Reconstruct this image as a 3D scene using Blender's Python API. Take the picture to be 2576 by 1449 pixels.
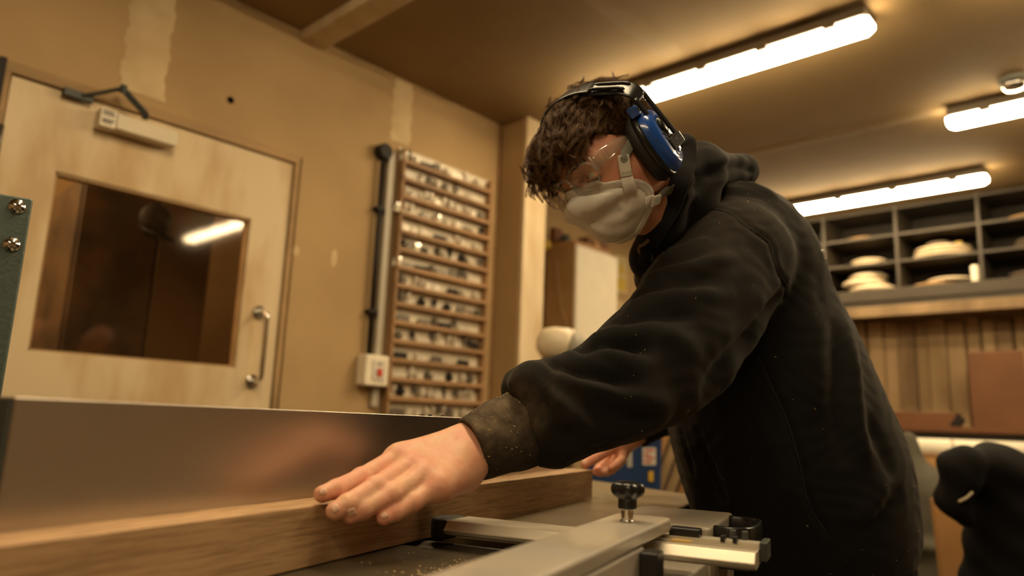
import bpy, bmesh, math, random
import numpy as np
from mathutils import Vector, Matrix
from mathutils.bvhtree import BVHTree

random.seed(7)
rng = np.random.default_rng(7)
SC = bpy.context.scene
COL = SC.collection
for o in list(bpy.data.objects):
    bpy.data.objects.remove(o)

# ------------------------------------------------------------------ camera
W_, H_ = 2576, 1449
FPX, PITCH, ROLL, YAW, MYAW = 1826.4, .18314, .03838, .74659, .30583
hd = np.array([-math.sin(YAW), math.cos(YAW), 0]); rt = np.array([math.cos(YAW), math.sin(YAW), 0]); up = np.array([0, 0, 1.])
CF = hd * math.cos(PITCH) + up * math.sin(PITCH)
u0 = up * math.cos(PITCH) - hd * math.sin(PITCH)
CA = rt * math.cos(ROLL) + u0 * math.sin(ROLL)
CB = u0 * math.cos(ROLL) - rt * math.sin(ROLL)
CC = np.array([0, 0, 1.01])
cam = bpy.data.cameras.new('camera'); camo = bpy.data.objects.new('camera', cam); COL.objects.link(camo)
M = Matrix.Identity(4)
for i in range(3):
    M[i][0], M[i][1], M[i][2], M[i][3] = CA[i], CB[i], -CF[i], CC[i]
camo.matrix_world = M
cam.sensor_width = 36; cam.lens = 36 * FPX / W_
cam.clip_start = .02
cam.dof.use_dof = True; cam.dof.focus_distance = .90; cam.dof.aperture_fstop = 2.8
SC.camera = camo

# ------------------------------------------------------------------ world, exposure
SC.view_settings.view_transform = 'Standard'
SC.view_settings.look = 'None'
SC.view_settings.gamma = 1
SC.view_settings.use_curve_mapping = False
SC.view_settings.exposure = 0.0
wd = bpy.data.worlds.new('world'); SC.world = wd; wd.use_nodes = True
wd.node_tree.nodes['Background'].inputs[0].default_value = (.30, .22, .13, 1)
wd.node_tree.nodes['Background'].inputs[1].default_value = .03
LAMP_COL = (1.0, .775, .455)
LAMP = 52.0

def ray(x, y): return CF + CA * (x - W_ / 2) / FPX - CB * (y - H_ / 2) / FPX
def K(x, y, d): return CC + ray(x, y) * d                       # a point at depth d from the camera, used while modelling
def Kv(a, b, c): return CA * a + CB * b + CF * c
def onplane(x, y, n, c):
    n = np.array(n, float); d = ray(x, y); t = (c - CC @ n) / (d @ n); return CC + d * t
MX = np.array([math.cos(MYAW), math.sin(MYAW), 0]); MY = np.array([-math.sin(MYAW), math.cos(MYAW), 0])
def Mp(a, b, z): return MX * a + MY * b + np.array([0, 0, z])   # the planer's own axes

# ------------------------------------------------------------------ materials
MATS = {}
def nd(nt, t, **kw):
    n = nt.nodes.new(t)
    for k, v in kw.items():
        if k in n.inputs: n.inputs[k].default_value = v
        else: setattr(n, k, v)
    return n
def mat(name, col, rough=.6, metal=0., noise=None, nscale=8., bump=0., bscale=60., spec=.5, sheen=0., sss=0., coat=0., stretch=None, emis=None, estr=0, trans=0., detail=4, ncol2=None, nlo=.35, nhi=.65, alpha=None, aniso=0):
    m = bpy.data.materials.new(name); m.use_nodes = True
    nt = m.node_tree; p = nt.nodes['Principled BSDF']
    p.inputs['Base Color'].default_value = (*col, 1); p.inputs['Roughness'].default_value = rough
    p.inputs['Metallic'].default_value = metal; p.inputs['Specular IOR Level'].default_value = spec
    p.inputs['Sheen Weight'].default_value = sheen; p.inputs['Sheen Roughness'].default_value = .5
    p.inputs['Coat Weight'].default_value = coat; p.inputs['Transmission Weight'].default_value = trans
    if sss:
        p.inputs['Subsurface Weight'].default_value = sss; p.inputs['Subsurface Radius'].default_value = (1, .35, .2); p.inputs['Subsurface Scale'].default_value = .008
    if emis: p.inputs['Emission Color'].default_value = (*emis, 1); p.inputs['Emission Strength'].default_value = estr
    if aniso: p.inputs['Anisotropic'].default_value = aniso
    tc = nt.nodes.new('ShaderNodeTexCoord'); mp = nt.nodes.new('ShaderNodeMapping')
    nt.links.new(tc.outputs['Object'], mp.inputs[0])
    if stretch: mp.inputs['Scale'].default_value = stretch
    if noise is not None or ncol2 is not None:
        n = nd(nt, 'ShaderNodeTexNoise', Scale=nscale, Detail=detail)
        nt.links.new(mp.outputs[0], n.inputs['Vector'])
        r = nt.nodes.new('ShaderNodeValToRGB'); r.color_ramp.elements[0].position = nlo; r.color_ramp.elements[1].position = nhi
        c2 = ncol2 if ncol2 is not None else tuple(c * (1 - noise) for c in col)
        r.color_ramp.elements[0].color = (*c2, 1); r.color_ramp.elements[1].color = (*col, 1)
        nt.links.new(n.outputs['Fac'], r.inputs[0]); nt.links.new(r.outputs[0], p.inputs['Base Color'])
        m['ramp'] = r.name
    if bump:
        n2 = nd(nt, 'ShaderNodeTexNoise', Scale=bscale, Detail=5.)
        nt.links.new(mp.outputs[0], n2.inputs['Vector'])
        b = nd(nt, 'ShaderNodeBump', Strength=bump, Distance=.01)
        nt.links.new(n2.outputs['Fac'], b.inputs['Height']); nt.links.new(b.outputs[0], p.inputs['Normal'])
    MATS[name] = m
    return m

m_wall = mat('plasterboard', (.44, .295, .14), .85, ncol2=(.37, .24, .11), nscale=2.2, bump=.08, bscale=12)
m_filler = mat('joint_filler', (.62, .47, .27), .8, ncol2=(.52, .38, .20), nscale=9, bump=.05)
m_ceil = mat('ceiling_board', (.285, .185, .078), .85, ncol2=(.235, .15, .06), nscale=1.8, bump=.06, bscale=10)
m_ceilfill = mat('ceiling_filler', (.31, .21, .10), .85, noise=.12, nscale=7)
m_floor = mat('concrete', (.09, .07, .05), .8, noise=.4, nscale=5, bump=.2)
m_door = mat('painted_ply', (.64, .50, .31), .55, ncol2=(.50, .34, .17), nscale=3.2, stretch=(1, 1.6, .5), nlo=.38, nhi=.52, bump=.05)
m_frame = mat('door_timber', (.40, .25, .11), .7, noise=.3, nscale=10, stretch=(1, .2, 1))
m_white = mat('white_board', (.80, .72, .56), .6, noise=.05)
m_post = mat('rough_white_paint', (.62, .50, .33), .7, ncol2=(.50, .37, .21), nscale=6, stretch=(2, 2, .6))
m_dark = mat('near_black', (.016, .012, .009), .6, spec=.25)
m_black = mat('black_plastic', (.012, .012, .012), .28, spec=.5)
m_rubber = mat('black_rubber', (.015, .014, .013), .6, bump=.1)
m_chrome = mat('chrome', (.72, .70, .66), .16, metal=1)
m_alu = mat('anodised_aluminium', (.56, .50, .43), .36, metal=1, stretch=(.4, .4, 40), bump=.03, bscale=60, aniso=.4)
m_aluw = mat('bright_aluminium', (.60, .54, .44), .42, metal=.55, noise=.06, nscale=30)
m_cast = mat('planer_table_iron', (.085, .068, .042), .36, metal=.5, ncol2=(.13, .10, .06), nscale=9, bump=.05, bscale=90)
m_cast2 = mat('outfeed_table_iron', (.24, .18, .10), .34, metal=.4, ncol2=(.17, .125, .065), nscale=7, bump=.05, bscale=90)  # outfeed table iron, lighter and browner than the infeed
m_grey = mat('grey_machine_paint', (.40, .345, .265), .36, ncol2=(.33, .30, .26), nscale=11, coat=.2, bump=.03, bscale=25)
m_green = mat('green_machine_paint', (.085, .12, .105), .45, noise=.25, nscale=14, bump=.12, bscale=180)
m_greendark = mat('dark_machine_paint', (.04, .045, .04), .5)
m_rackwood = mat('rack_wood', (.36, .20, .085), .65, noise=.3, nscale=12, stretch=(1, .2, 1))
m_rackback = mat('rack_backing', (.80, .71, .55), .5, noise=.12, nscale=14)
m_steel = mat('tool_steel', (.20, .17, .13), .4, metal=.6, noise=.4, nscale=40)
m_cutpale = mat('pale_cutter', (.60, .53, .42), .4, metal=.3)
m_shelf = mat('shelf_paint', (.048, .034, .018), .6, noise=.2)
m_shelfdark = mat('shelf_back', (.022, .016, .009), .8)
m_plank = mat('rough_sawn_wood', (.42, .29, .15), .75, ncol2=(.27, .175, .08), nscale=7, stretch=(1, 1, .25))
m_plank2 = mat('rough_sawn_wood_dark', (.27, .175, .085), .75, ncol2=(.16, .10, .045), nscale=7, stretch=(1, 1, .25))
m_orange = mat('orange_timber', (.42, .21, .07), .65, noise=.25, nscale=8, stretch=(1, 1, .3))
m_redbox = mat('brown_card', (.15, .058, .018), .75, noise=.2, nscale=5)
m_disc = mat('pale_disc', (.66, .53, .35), .6, noise=.15, nscale=20)
m_discw = mat('wood_disc', (.42, .24, .10), .6, noise=.25, nscale=14)
m_disckd = mat('dark_disc', (.12, .085, .055), .6)
m_blue = mat('blue_plastic', (.015, .045, .14), .45, noise=.2)
m_yellow = mat('yellow_plastic', (.62, .38, .03), .45)
m_cream = mat('cream_enamel', (.62, .52, .36), .4, noise=.08)
m_cardb = mat('cabinet_side', (.33, .19, .075), .6, ncol2=(.26, .14, .05), nscale=4)
m_red = mat('red_plastic', (.55, .05, .02), .4)
m_signy = mat('yellow_sign', (.58, .40, .06), .5)
m_nail = mat('fingernail', (.72, .41, .29), .38, spec=.4, sss=.2)
m_pin = mat('print_ink', (.08, .07, .06), .6)
m_printw = mat('white_print', (.75, .72, .66), .6)
m_eye = mat('eye_white', (.55, .5, .45), .15)
m_lash = mat('lash', (.015, .008, .004), .8)
m_strap = mat('grey_elastic', (.20, .20, .165), .8, bump=.3, bscale=300)
m_clip = mat('buckle_plastic', (.58, .54, .45), .45)
m_trouser = mat('black_denim', (.006, .005, .0045), .9, spec=.15, bump=.12, bscale=200)
m_hoodseam = mat('hoodie_stitching', (.022, .019, .015), .9)
m_dust = mat('wood_dust', (.55, .40, .20), .9)
m_pane = None

# skin: mottled pink
def skin_mat():
    m = mat('skin', (.66, .375, .235), .5, sss=.18, spec=.4, bump=.10, bscale=130)
    nt = m.node_tree; p = nt.nodes['Principled BSDF']
    tc = nt.nodes.new('ShaderNodeTexCoord')
    n1 = nd(nt, 'ShaderNodeTexNoise', Scale=38., Detail=3.); n2 = nd(nt, 'ShaderNodeTexNoise', Scale=160., Detail=2.)
    nt.links.new(tc.outputs['Object'], n1.inputs['Vector']); nt.links.new(tc.outputs['Object'], n2.inputs['Vector'])
    r = nt.nodes.new('ShaderNodeValToRGB'); e = r.color_ramp.elements
    e[0].position = .36; e[0].color = (.69, .40, .25, 1); e[1].position = .66; e[1].color = (.68, .30, .205, 1)
    nt.links.new(n1.outputs['Fac'], r.inputs[0])
    mx = nt.nodes.new('ShaderNodeMix'); mx.data_type = 'RGBA'; mx.inputs[0].default_value = .12
    r2 = nt.nodes.new('ShaderNodeValToRGB'); r2.color_ramp.elements[0].color = (.5, .22, .13, 1); r2.color_ramp.elements[1].color = (.75, .48, .33, 1)
    nt.links.new(n2.outputs['Fac'], r2.inputs[0]); nt.links.new(r.outputs[0], mx.inputs[6]); nt.links.new(r2.outputs[0], mx.inputs[7])
    at = nt.nodes.new('ShaderNodeAttribute'); at.attribute_name = 'flush'
    m2 = nt.nodes.new('ShaderNodeMix'); m2.data_type = 'RGBA'; m2.inputs[7].default_value = (.55, .13, .07, 1)
    nt.links.new(at.outputs['Fac'], m2.inputs[0]); nt.links.new(mx.outputs[2], m2.inputs[6])
    nt.links.new(m2.outputs[2], p.inputs['Base Color'])
    return m
m_skin = skin_mat()
# hoodie fleece with a wood-dust bloom (attribute 'dust')
def fleece():
    m = mat('black_fleece', (.0105, .010, .0095), .92, spec=.12, sheen=.11, bump=.10, bscale=700)
    nt = m.node_tree; p = nt.nodes['Principled BSDF']
    p.inputs['Sheen Tint'].default_value = (.55, .47, .38, 1)
    tc = nt.nodes.new('ShaderNodeTexCoord')
    at = nt.nodes.new('ShaderNodeAttribute'); at.attribute_name = 'dust'
    n = nd(nt, 'ShaderNodeTexNoise', Scale=70., Detail=6., Roughness=.6); nt.links.new(tc.outputs['Object'], n.inputs['Vector'])
    mr = nd(nt, 'ShaderNodeMapRange'); mr.inputs[1].default_value = .15; mr.inputs[2].default_value = .85
    nt.links.new(n.outputs['Fac'], mr.inputs[0])
    mu = nt.nodes.new('ShaderNodeMath'); mu.operation = 'MULTIPLY'
    nt.links.new(at.outputs['Fac'], mu.inputs[0]); nt.links.new(mr.outputs[0], mu.inputs[1])
    mx = nt.nodes.new('ShaderNodeMix'); mx.data_type = 'RGBA'
    mx.inputs[6].default_value = (.0105, .010, .0095, 1); mx.inputs[7].default_value = (.17, .125, .08, 1)
    nt.links.new(mu.outputs[0], mx.inputs[0]); nt.links.new(mx.outputs[2], p.inputs['Base Color'])
    return m
m_fleece = fleece()
# oak: long fine grain along the board
def oak(name, c1, c2, sc=1.):
    m = bpy.data.materials.new(name); m.use_nodes = True; nt = m.node_tree; p = nt.nodes['Principled BSDF']
    tc = nt.nodes.new('ShaderNodeTexCoord'); mp = nt.nodes.new('ShaderNodeMapping'); mp.inputs['Scale'].default_value = (90, 9, 260)
    nt.links.new(tc.outputs['Object'], mp.inputs[0])
    w = nd(nt, 'ShaderNodeTexNoise', Scale=1.6 * sc, Detail=6., Roughness=.65, Distortion=.35); nt.links.new(mp.outputs[0], w.inputs['Vector'])
    mp2 = nt.nodes.new('ShaderNodeMapping'); mp2.inputs['Scale'].default_value = (8, 1.3, 22); nt.links.new(tc.outputs['Object'], mp2.inputs[0])
    n = nd(nt, 'ShaderNodeTexNoise', Scale=2., Detail=3.); nt.links.new(mp2.outputs[0], n.inputs['Vector'])
    r = nt.nodes.new('ShaderNodeValToRGB'); e = r.color_ramp.elements; e[0].position = .40; e[0].color = (*c2, 1); e[1].position = .54; e[1].color = (*c1, 1)
    nt.links.new(w.outputs['Fac'], r.inputs[0])
    mx = nt.nodes.new('ShaderNodeMix'); mx.data_type = 'RGBA'; mx.blend_type = 'MULTIPLY'; mx.inputs[0].default_value = .55
    r2 = nt.nodes.new('ShaderNodeValToRGB'); r2.color_ramp.elements[0].position = .3; r2.color_ramp.elements[1].position = .7
    r2.color_ramp.elements[0].color = (.62, .55, .47, 1); r2.color_ramp.elements[1].color = (1, 1, 1, 1)
    nt.links.new(n.outputs['Fac'], r2.inputs[0]); nt.links.new(r.outputs[0], mx.inputs[6]); nt.links.new(r2.outputs[0], mx.inputs[7])
    nt.links.new(mx.outputs[2], p.inputs['Base Color'])
    p.inputs['Roughness'].default_value = .6
    b = nd(nt, 'ShaderNodeBump', Strength=.18, Distance=.002); nt.links.new(w.outputs['Fac'], b.inputs['Height']); nt.links.new(b.outputs[0], p.inputs['Normal'])
    return m
m_oak = oak('planed_oak', (.53, .335, .175), (.345, .20, .095))
def lampmat():
    m = bpy.data.materials.new('lamp_diffuser'); m.use_nodes = True; nt = m.node_tree; p = nt.nodes['Principled BSDF']
    p.inputs['Base Color'].default_value = (.8, .8, .75, 1); p.inputs['Emission Color'].default_value = (*LAMP_COL, 1); p.inputs['Emission Strength'].default_value = LAMP
    return m
m_lamp = lampmat()
def glassmat(name, tint=(1, 1, 1), rough=0., ior=1.45, thin=False, milk=0):
    m = bpy.data.materials.new(name); m.use_nodes = True; nt = m.node_tree
    if thin:   # thin sheet: clear transmission plus fresnel reflection
        nt.nodes.remove(nt.nodes['Principled BSDF']); out = nt.nodes['Material Output']
        t = nt.nodes.new('ShaderNodeBsdfTransparent'); t.inputs[0].default_value = (*tint, 1)
        g = nt.nodes.new('ShaderNodeBsdfGlossy'); g.inputs['Roughness'].default_value = rough
        f = nd(nt, 'ShaderNodeFresnel', IOR=ior); mx = nt.nodes.new('ShaderNodeMixShader')
        ge = nt.nodes.new('ShaderNodeNewGeometry'); mr = nd(nt, 'ShaderNodeMapRange'); mr.inputs[3].default_value = ior; mr.inputs[4].default_value = 1 / ior   # same reflectance from both sides of the sheet
        nt.links.new(ge.outputs['Backfacing'], mr.inputs[0]); nt.links.new(mr.outputs[0], f.inputs['IOR'])
        nt.links.new(f.outputs[0], mx.inputs[0]); nt.links.new(t.outputs[0], mx.inputs[1]); nt.links.new(g.outputs[0], mx.inputs[2])
        if milk:
            df = nt.nodes.new('ShaderNodeBsdfDiffuse'); df.inputs[0].default_value = (.8, .76, .7, 1); m3 = nt.nodes.new('ShaderNodeMixShader'); m3.inputs[0].default_value = milk
            nt.links.new(mx.outputs[0], m3.inputs[1]); nt.links.new(df.outputs[0], m3.inputs[2]); nt.links.new(m3.outputs[0], out.inputs[0])
        else: nt.links.new(mx.outputs[0], out.inputs[0])
    else:
        p = nt.nodes['Principled BSDF']; p.inputs['Base Color'].default_value = (*tint, 1); p.inputs['Roughness'].default_value = rough
        p.inputs['Transmission Weight'].default_value = 1; p.inputs['IOR'].default_value = ior
    return m
m_glasspane = glassmat('door_glass', (.92, .84, .74), .05, 1.48, True)
m_lens = glassmat('lens_plastic', (.97, .96, .94), .0, 1.6, True, .015)
m_clear = glassmat('clear_frame_plastic', (.88, .84, .80), .08, 1.6, True, .20)
m_temple = glassmat('temple_plastic', (.93, .91, .88), .04, 2.0, True, .08)

# ------------------------------------------------------------------ mesh helpers
def thing(name, label, cat, loc=(0, 0, 0), group=None, rot=None):
    o = bpy.data.objects.new(name, None); COL.objects.link(o); o.location = Vector(loc); o.empty_display_size = .05
    if rot is not None: o.rotation_euler = rot
    o['label'] = label; o['category'] = cat
    if group: o['group'] = group
    return o
def tag(o, label, cat, group=None, kind=None):
    o['label'] = label; o['category'] = cat
    if group: o['group'] = group
    if kind: o['kind'] = kind
    return o
def obj(name, bm, m, parent=None, smooth=False, bevel=0, origin=None, local=False, seg=2, angle=40):
    """bm in world coordinates unless local; the mesh is re-based on its parent's (or its own) origin"""
    me = bpy.data.meshes.new(name)
    if isinstance(bm, bmesh.types.BMesh):
        bmesh.ops.recalc_face_normals(bm, faces=bm.faces) if getattr(bm, 'faces', None) and not smooth == 'keep' else None
        bm.to_mesh(me); bm.free()
    else:
        me.from_pydata([tuple(v) for v in bm[0]], [], bm[1]) if not isinstance(bm[0], np.ndarray) else _np_mesh(me, bm[0], bm[1])
    o = bpy.data.objects.new(name, me); COL.objects.link(o)
    if m: me.materials.append(m)
    if not local:
        if parent: off = Vector(parent_origin(parent))
        else:
            if origin is None:
                c = np.zeros(len(me.vertices) * 3); me.vertices.foreach_get('co', c); c = c.reshape(-1, 3)
                origin = ((c[:, 0].min() + c[:, 0].max()) / 2, (c[:, 1].min() + c[:, 1].max()) / 2, c[:, 2].min())
            off = Vector(origin); o.location = off
        me.transform(Matrix.Translation(-off))
    if parent: o.parent = parent
    if smooth: me.polygons.foreach_set('use_smooth', [True] * len(me.polygons))
    if bevel:
        b = o.modifiers.new('bevel', 'BEVEL'); b.width = bevel; b.segments = seg; b.limit_method = 'ANGLE'; b.angle_limit = math.radians(angle)
        me.polygons.foreach_set('use_smooth', [True] * len(me.polygons))
        try: b.harden_normals = True
        except Exception: pass
    return o
def parent_origin(p):
    v = Vector(p.location)
    while p.parent: p = p.parent; v = v + Vector(p.location)
    return v
def _np_mesh(me, V, F):
    me.vertices.add(len(V)); me.vertices.foreach_set('co', V.astype(np.float32).ravel())
    n = F.shape[1]; me.loops.add(F.size); me.loops.foreach_set('vertex_index', F.astype(np.int32).ravel())
    me.polygons.add(len(F)); me.polygons.foreach_set('loop_start', np.arange(len(F), dtype=np.int32) * n)
    me.update(calc_edges=True); me.validate()
def struct(name, bm, m, bevel=0):
    o = obj(name, bm, m, bevel=bevel); o['kind'] = 'structure'; return o
def box(bm, lo, hi, M=None):
    vs = []
    for x in (lo[0], hi[0]):
        for y in (lo[1], hi[1]):
            for z in (lo[2], hi[2]):
                p = Vector((x, y, z)); vs.append(bm.verts.new(M(p) if callable(M) else p))
    for f in ((0, 1, 3, 2), (4, 6, 7, 5), (0, 4, 5, 1), (2, 3, 7, 6), (0, 2, 6, 4), (1, 5, 7, 3)):
        bm.faces.new([vs[i] for i in f])
    return bm
def mbox(lo, hi, bm=None): return box(bm or bmesh.new(), lo, hi, lambda p: Vector(Mp(p.x, p.y, p.z)))
def wbox(lo, hi, bm=None): return box(bm or bmesh.new(), lo, hi)
def prism(bm, poly, a, b):
    """poly: list of 3D points; extruded from poly+a to poly+b"""
    n = len(poly); A = [bm.verts.new(Vector(p) + Vector(a)) for p in poly]; B = [bm.verts.new(Vector(p) + Vector(b)) for p in poly]
    bm.faces.new(A); bm.faces.new(B[::-1])
    for i in range(n): bm.faces.new((A[i], B[i], B[(i + 1) % n], A[(i + 1) % n]))
    return bm
def tube(bm, pts, r, n=10, cap=True, flat=None, closed=False, up0=None):
    """tube through pts; r scalar/list; flat=(a,b) makes an elliptic/strap section a along side, b along normal"""
    pts = [Vector(p) for p in pts]; N = len(pts); rings = []
    prev = Vector(up0) if up0 is not None else None
    for i, p in enumerate(pts):
        t = (pts[(i + 1) % N] - pts[i - 1]) if closed else (pts[min(i + 1, N - 1)] - pts[max(i - 1, 0)])
        t.normalize()
        if prev is None: prev = Vector((0, 0, 1)) if abs(t.z) < .9 else Vector((1, 0, 0))
        s = t.cross(prev); s.normalize(); nn = s.cross(t); nn.normalize(); prev = nn
        ri = r[i] if isinstance(r, (list, tuple)) else r
        ring = []
        for k in range(n):
            a = 2 * math.pi * k / n
            ca, sa = math.cos(a), math.sin(a)
            if flat:
                ex = .35; ca = math.copysign(abs(ca) ** ex, ca); sa = math.copysign(abs(sa) ** ex, sa)
                ring.append(bm.verts.new(p + s * ca * flat[0] * ri + nn * sa * flat[1] * ri))
            else: ring.append(bm.verts.new(p + (s * ca + nn * sa) * ri))
        rings.append(ring)
    for i in range(N if closed else N - 1):
        A, B = rings[i], rings[(i + 1) % N]
        for k in range(n): bm.faces.new((A[k], A[(k + 1) % n], B[(k + 1) % n], B[k]))
    if cap and not closed: bm.faces.new(rings[0][::-1]); bm.faces.new(rings[-1])
    return bm
def lathe(bm, prof, c, ax, n=24, sx=None):
    """prof: (r,h) pairs revolved about axis ax through c"""
    ax = Vector(ax).normalized(); c = Vector(c)
    s = ax.orthogonal().normalized() if sx is None else Vector(sx).normalized(); t = ax.cross(s)
    rings = []
    for r, h in prof:
        if r < 1e-6: rings.append([bm.verts.new(c + ax * h)])
        else: rings.append([bm.verts.new(c + ax * h + (s * math.cos(2 * math.pi * k / n) + t * math.sin(2 * math.pi * k / n)) * r) for k in range(n)])
    for A, B in zip(rings[:-1], rings[1:]):
        for k in range(n):
            k2 = (k + 1) % n
            if len(A) == 1 and len(B) == 1: continue
            if len(A) == 1: bm.faces.new((A[0], B[k], B[k2]))
            elif len(B) == 1: bm.faces.new((A[k], A[k2], B[0]))
            else: bm.faces.new((A[k], A[k2], B[k2], B[k]))
    if len(rings[0]) > 1: bm.faces.new(rings[0][::-1])
    if len(rings[-1]) > 1: bm.faces.new(rings[-1])
    return bm
def ball(bm, c, r, n=12, m=8):
    prof = [(math.sin(math.pi * i / m) * r if 0 < i < m else 0, -math.cos(math.pi * i / m) * r) for i in range(m + 1)]
    return lathe(bm, prof, c, (0, 0, 1), n)
def spline(pts, n=8):
    """Catmull-Rom through pts"""
    P = [np.array(p, float) for p in pts]; P = [2 * P[0] - P[1]] + P + [2 * P[-1] - P[-2]]; out = []
    for i in range(1, len(P) - 2):
        a, b, c, d = P[i - 1:i + 3]
        for k in range(n):
            t = k / n; out.append(.5 * ((2 * b) + (-a + c) * t + (2 * a - 5 * b + 4 * c - d) * t * t + (-a + 3 * b - 3 * c + d) * t ** 3))
    out.append(P[-2]); return out

# ------------------------------------------------------------------ implicit surfaces
class Field:
    def __init__(s, lo, hi, h):
        s.lo = np.array(lo, float); s.h = h
        s.n = np.ceil((np.array(hi) - s.lo) / h).astype(int) + 1
        s.ax = [s.lo[i] + h * np.arange(s.n[i]) for i in range(3)]
        s.f = np.full(s.n, 1., np.float32)
    def sub(s, lo, hi):
        a = np.maximum(0, np.floor((np.array(lo) - s.lo) / s.h).astype(int)); b = np.minimum(s.n, np.ceil((np.array(hi) - s.lo) / s.h).astype(int) + 1)
        if (b <= a).any(): return None, None
        P = np.stack(np.meshgrid(*[s.ax[i][a[i]:b[i]] for i in range(3)], indexing='ij'), -1)
        return (slice(a[0], b[0]), slice(a[1], b[1]), slice(a[2], b[2])), P
    def put(s, sl, d, k, op):
        g = s.f[sl]
        if op == 'add':
            h = np.maximum(k - np.abs(g - d), 0) / max(k, 1e-9); s.f[sl] = np.minimum(g, d) - h * h * k * .25
        else:
            d = -d; h = np.maximum(k - np.abs(g - d), 0) / max(k, 1e-9); s.f[sl] = np.maximum(g, d) + h * h * k * .25
    def cone(s, a, b, ra, rb, k=.01, op='add', sq=None):
        """round cone; sq=(dir, factor): the section is squeezed by factor along dir"""
        a = np.array(a, float); b = np.array(b, float); R = max(ra, rb) * (1 if sq is None else max(1, 1 / sq[1])) + k + 3 * s.h
        sl, P = s.sub(np.minimum(a, b) - R, np.maximum(a, b) + R)
        if sl is None: return
        P = P - a; ab = b - a
        L2 = ab @ ab + 1e-12; t = np.clip((P @ ab) / L2, 0, 1); v = P - t[..., None] * ab
        if sq is not None:
            d = np.array(sq[0], float); d /= np.linalg.norm(d); v = v + (v @ d)[..., None] * d * (sq[1] - 1)
        d_ = np.sqrt((v * v).sum(-1)) - (ra + (rb - ra) * t)
        s.put(sl, d_.astype(np.float32), k, op)
    def ell(s, c, r, Rm=None, k=.01, op='add'):
        c = np.array(c, float); r = np.array(r, float); R = r.max() + k + 3 * s.h
        sl, P = s.sub(c - R, c + R)
        if sl is None: return
        P = P - c
        if Rm is not None: P = P @ Rm           # columns of Rm = local axes
        k0 = np.sqrt(((P / r) ** 2).sum(-1)) + 1e-9; k1 = np.sqrt(((P / (r * r)) ** 2).sum(-1)) + 1e-9
        s.put(sl, (k0 * (k0 - 1) / k1).astype(np.float32), k, op)
    def halfspace(s, c, n, k=.002):
        """cut away the side n points to"""
        n = np.array(n, float); n /= np.linalg.norm(n)
        P = np.stack(np.meshgrid(*s.ax, indexing='ij'), -1)
        s.put((slice(None),) * 3, (-(P - np.array(c)) @ n).astype(np.float32), k, 'cut')
    def mesh(s):
        f = s.f; ins = f < 0
        nx, ny, nz = f.shape
        cnt = np.zeros((nx - 1, ny - 1, nz - 1), np.int8); acc = np.zeros((nx - 1, ny - 1, nz - 1, 3), np.float32)
        C = lambda dx, dy, dz: (slice(dx, nx - 1 + dx), slice(dy, ny - 1 + dy), slice(dz, nz - 1 + dz))
        for axis in range(3):
            o = [i for i in range(3) if i != axis]
            for u in (0, 1):
                for v in (0, 1):
                    d0 = [0, 0, 0]; d0[o[0]] = u; d0[o[1]] = v; d1 = list(d0); d1[axis] = 1
                    a, b = f[C(*d0)], f[C(*d1)]; m = (a < 0) != (b < 0)
                    t = np.where(m, a / np.where(m, a - b, 1), 0)
                    cnt += m
                    for q in range(3):
                        acc[..., q] += np.where(m, t if q == axis else d0[q], 0)
        act = cnt > 0; idx = -np.ones(act.shape, np.int32); idx[act] = np.arange(act.sum())
        ijk = np.argwhere(act); V = s.lo + s.h * (ijk + acc[act] / cnt[act][:, None])
        Fs = []
        for axis in range(3):
            o = [(axis + 1) % 3, (axis + 2) % 3]
            sl0 = [slice(1, -1)] * 3; sl1 = [slice(1, -1)] * 3; sl0[axis] = slice(0, -1); sl1[axis] = slice(1, None)
            a, b = ins[tuple(sl0)], ins[tuple(sl1)]
            for flag, m in ((0, a & ~b), (1, ~a & b)):
                e = np.argwhere(m)
                off = np.array([1, 1, 1]); off[axis] = 0; e = e + off
                q = []
                for (du, dv) in ((0, 0), (-1, 0), (-1, -1), (0, -1)):
                    w = e.copy(); w[:, o[0]] += du; w[:, o[1]] += dv; q.append(idx[w[:, 0], w[:, 1], w[:, 2]])
                q = np.stack(q, 1); q = q if flag == 0 else q[:, ::-1]
                Fs.append(q)
        F = np.concatenate(Fs); F = F[(F >= 0).all(1)]
        return V, F
def relax(V, F, it=1, lam=.5):
    n = len(V); E = np.concatenate([F[:, [0, 1]], F[:, [1, 2]], F[:, [2, 3]], F[:, [3, 0]]])
    deg = np.bincount(E.ravel(), minlength=n)[:, None] + 1e-9
    for _ in range(it):
        S = np.zeros_like(V)
        for q in range(3):
            S[:, q] = np.bincount(E[:, 0], V[E[:, 1], q], n) + np.bincount(E[:, 1], V[E[:, 0], q], n)
        V = V + lam * (S / deg - V)
    return V
def vnormals(V, F):
    fn = np.cross(V[F[:, 2]] - V[F[:, 0]], V[F[:, 3]] - V[F[:, 1]]); N = np.zeros_like(V)
    for k in range(4):
        for q in range(3): N[:, q] += np.bincount(F[:, k], fn[:, q], len(V))
    return N / (np.linalg.norm(N, axis=1)[:, None] + 1e-12)
class Hit:
    def __init__(s, V, F): s.t = BVHTree.FromPolygons([tuple(v) for v in V], [tuple(int(i) for i in f) for f in F])
    def px(s, x, y, lift=0.):
        r = ray(x, y); h = s.t.ray_cast(Vector(CC), Vector(r).normalized())
        if h[0] is None: return None
        return np.array(h[0]) + np.array(h[1]) * lift
    def line(s, pts, lift=0., n=6):
        out = [];
        for p in spline([(a, b, 0) for a, b in pts], n):
            q = s.px(p[0], p[1], lift)
            if q is not None: out.append(q)
        return out
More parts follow.
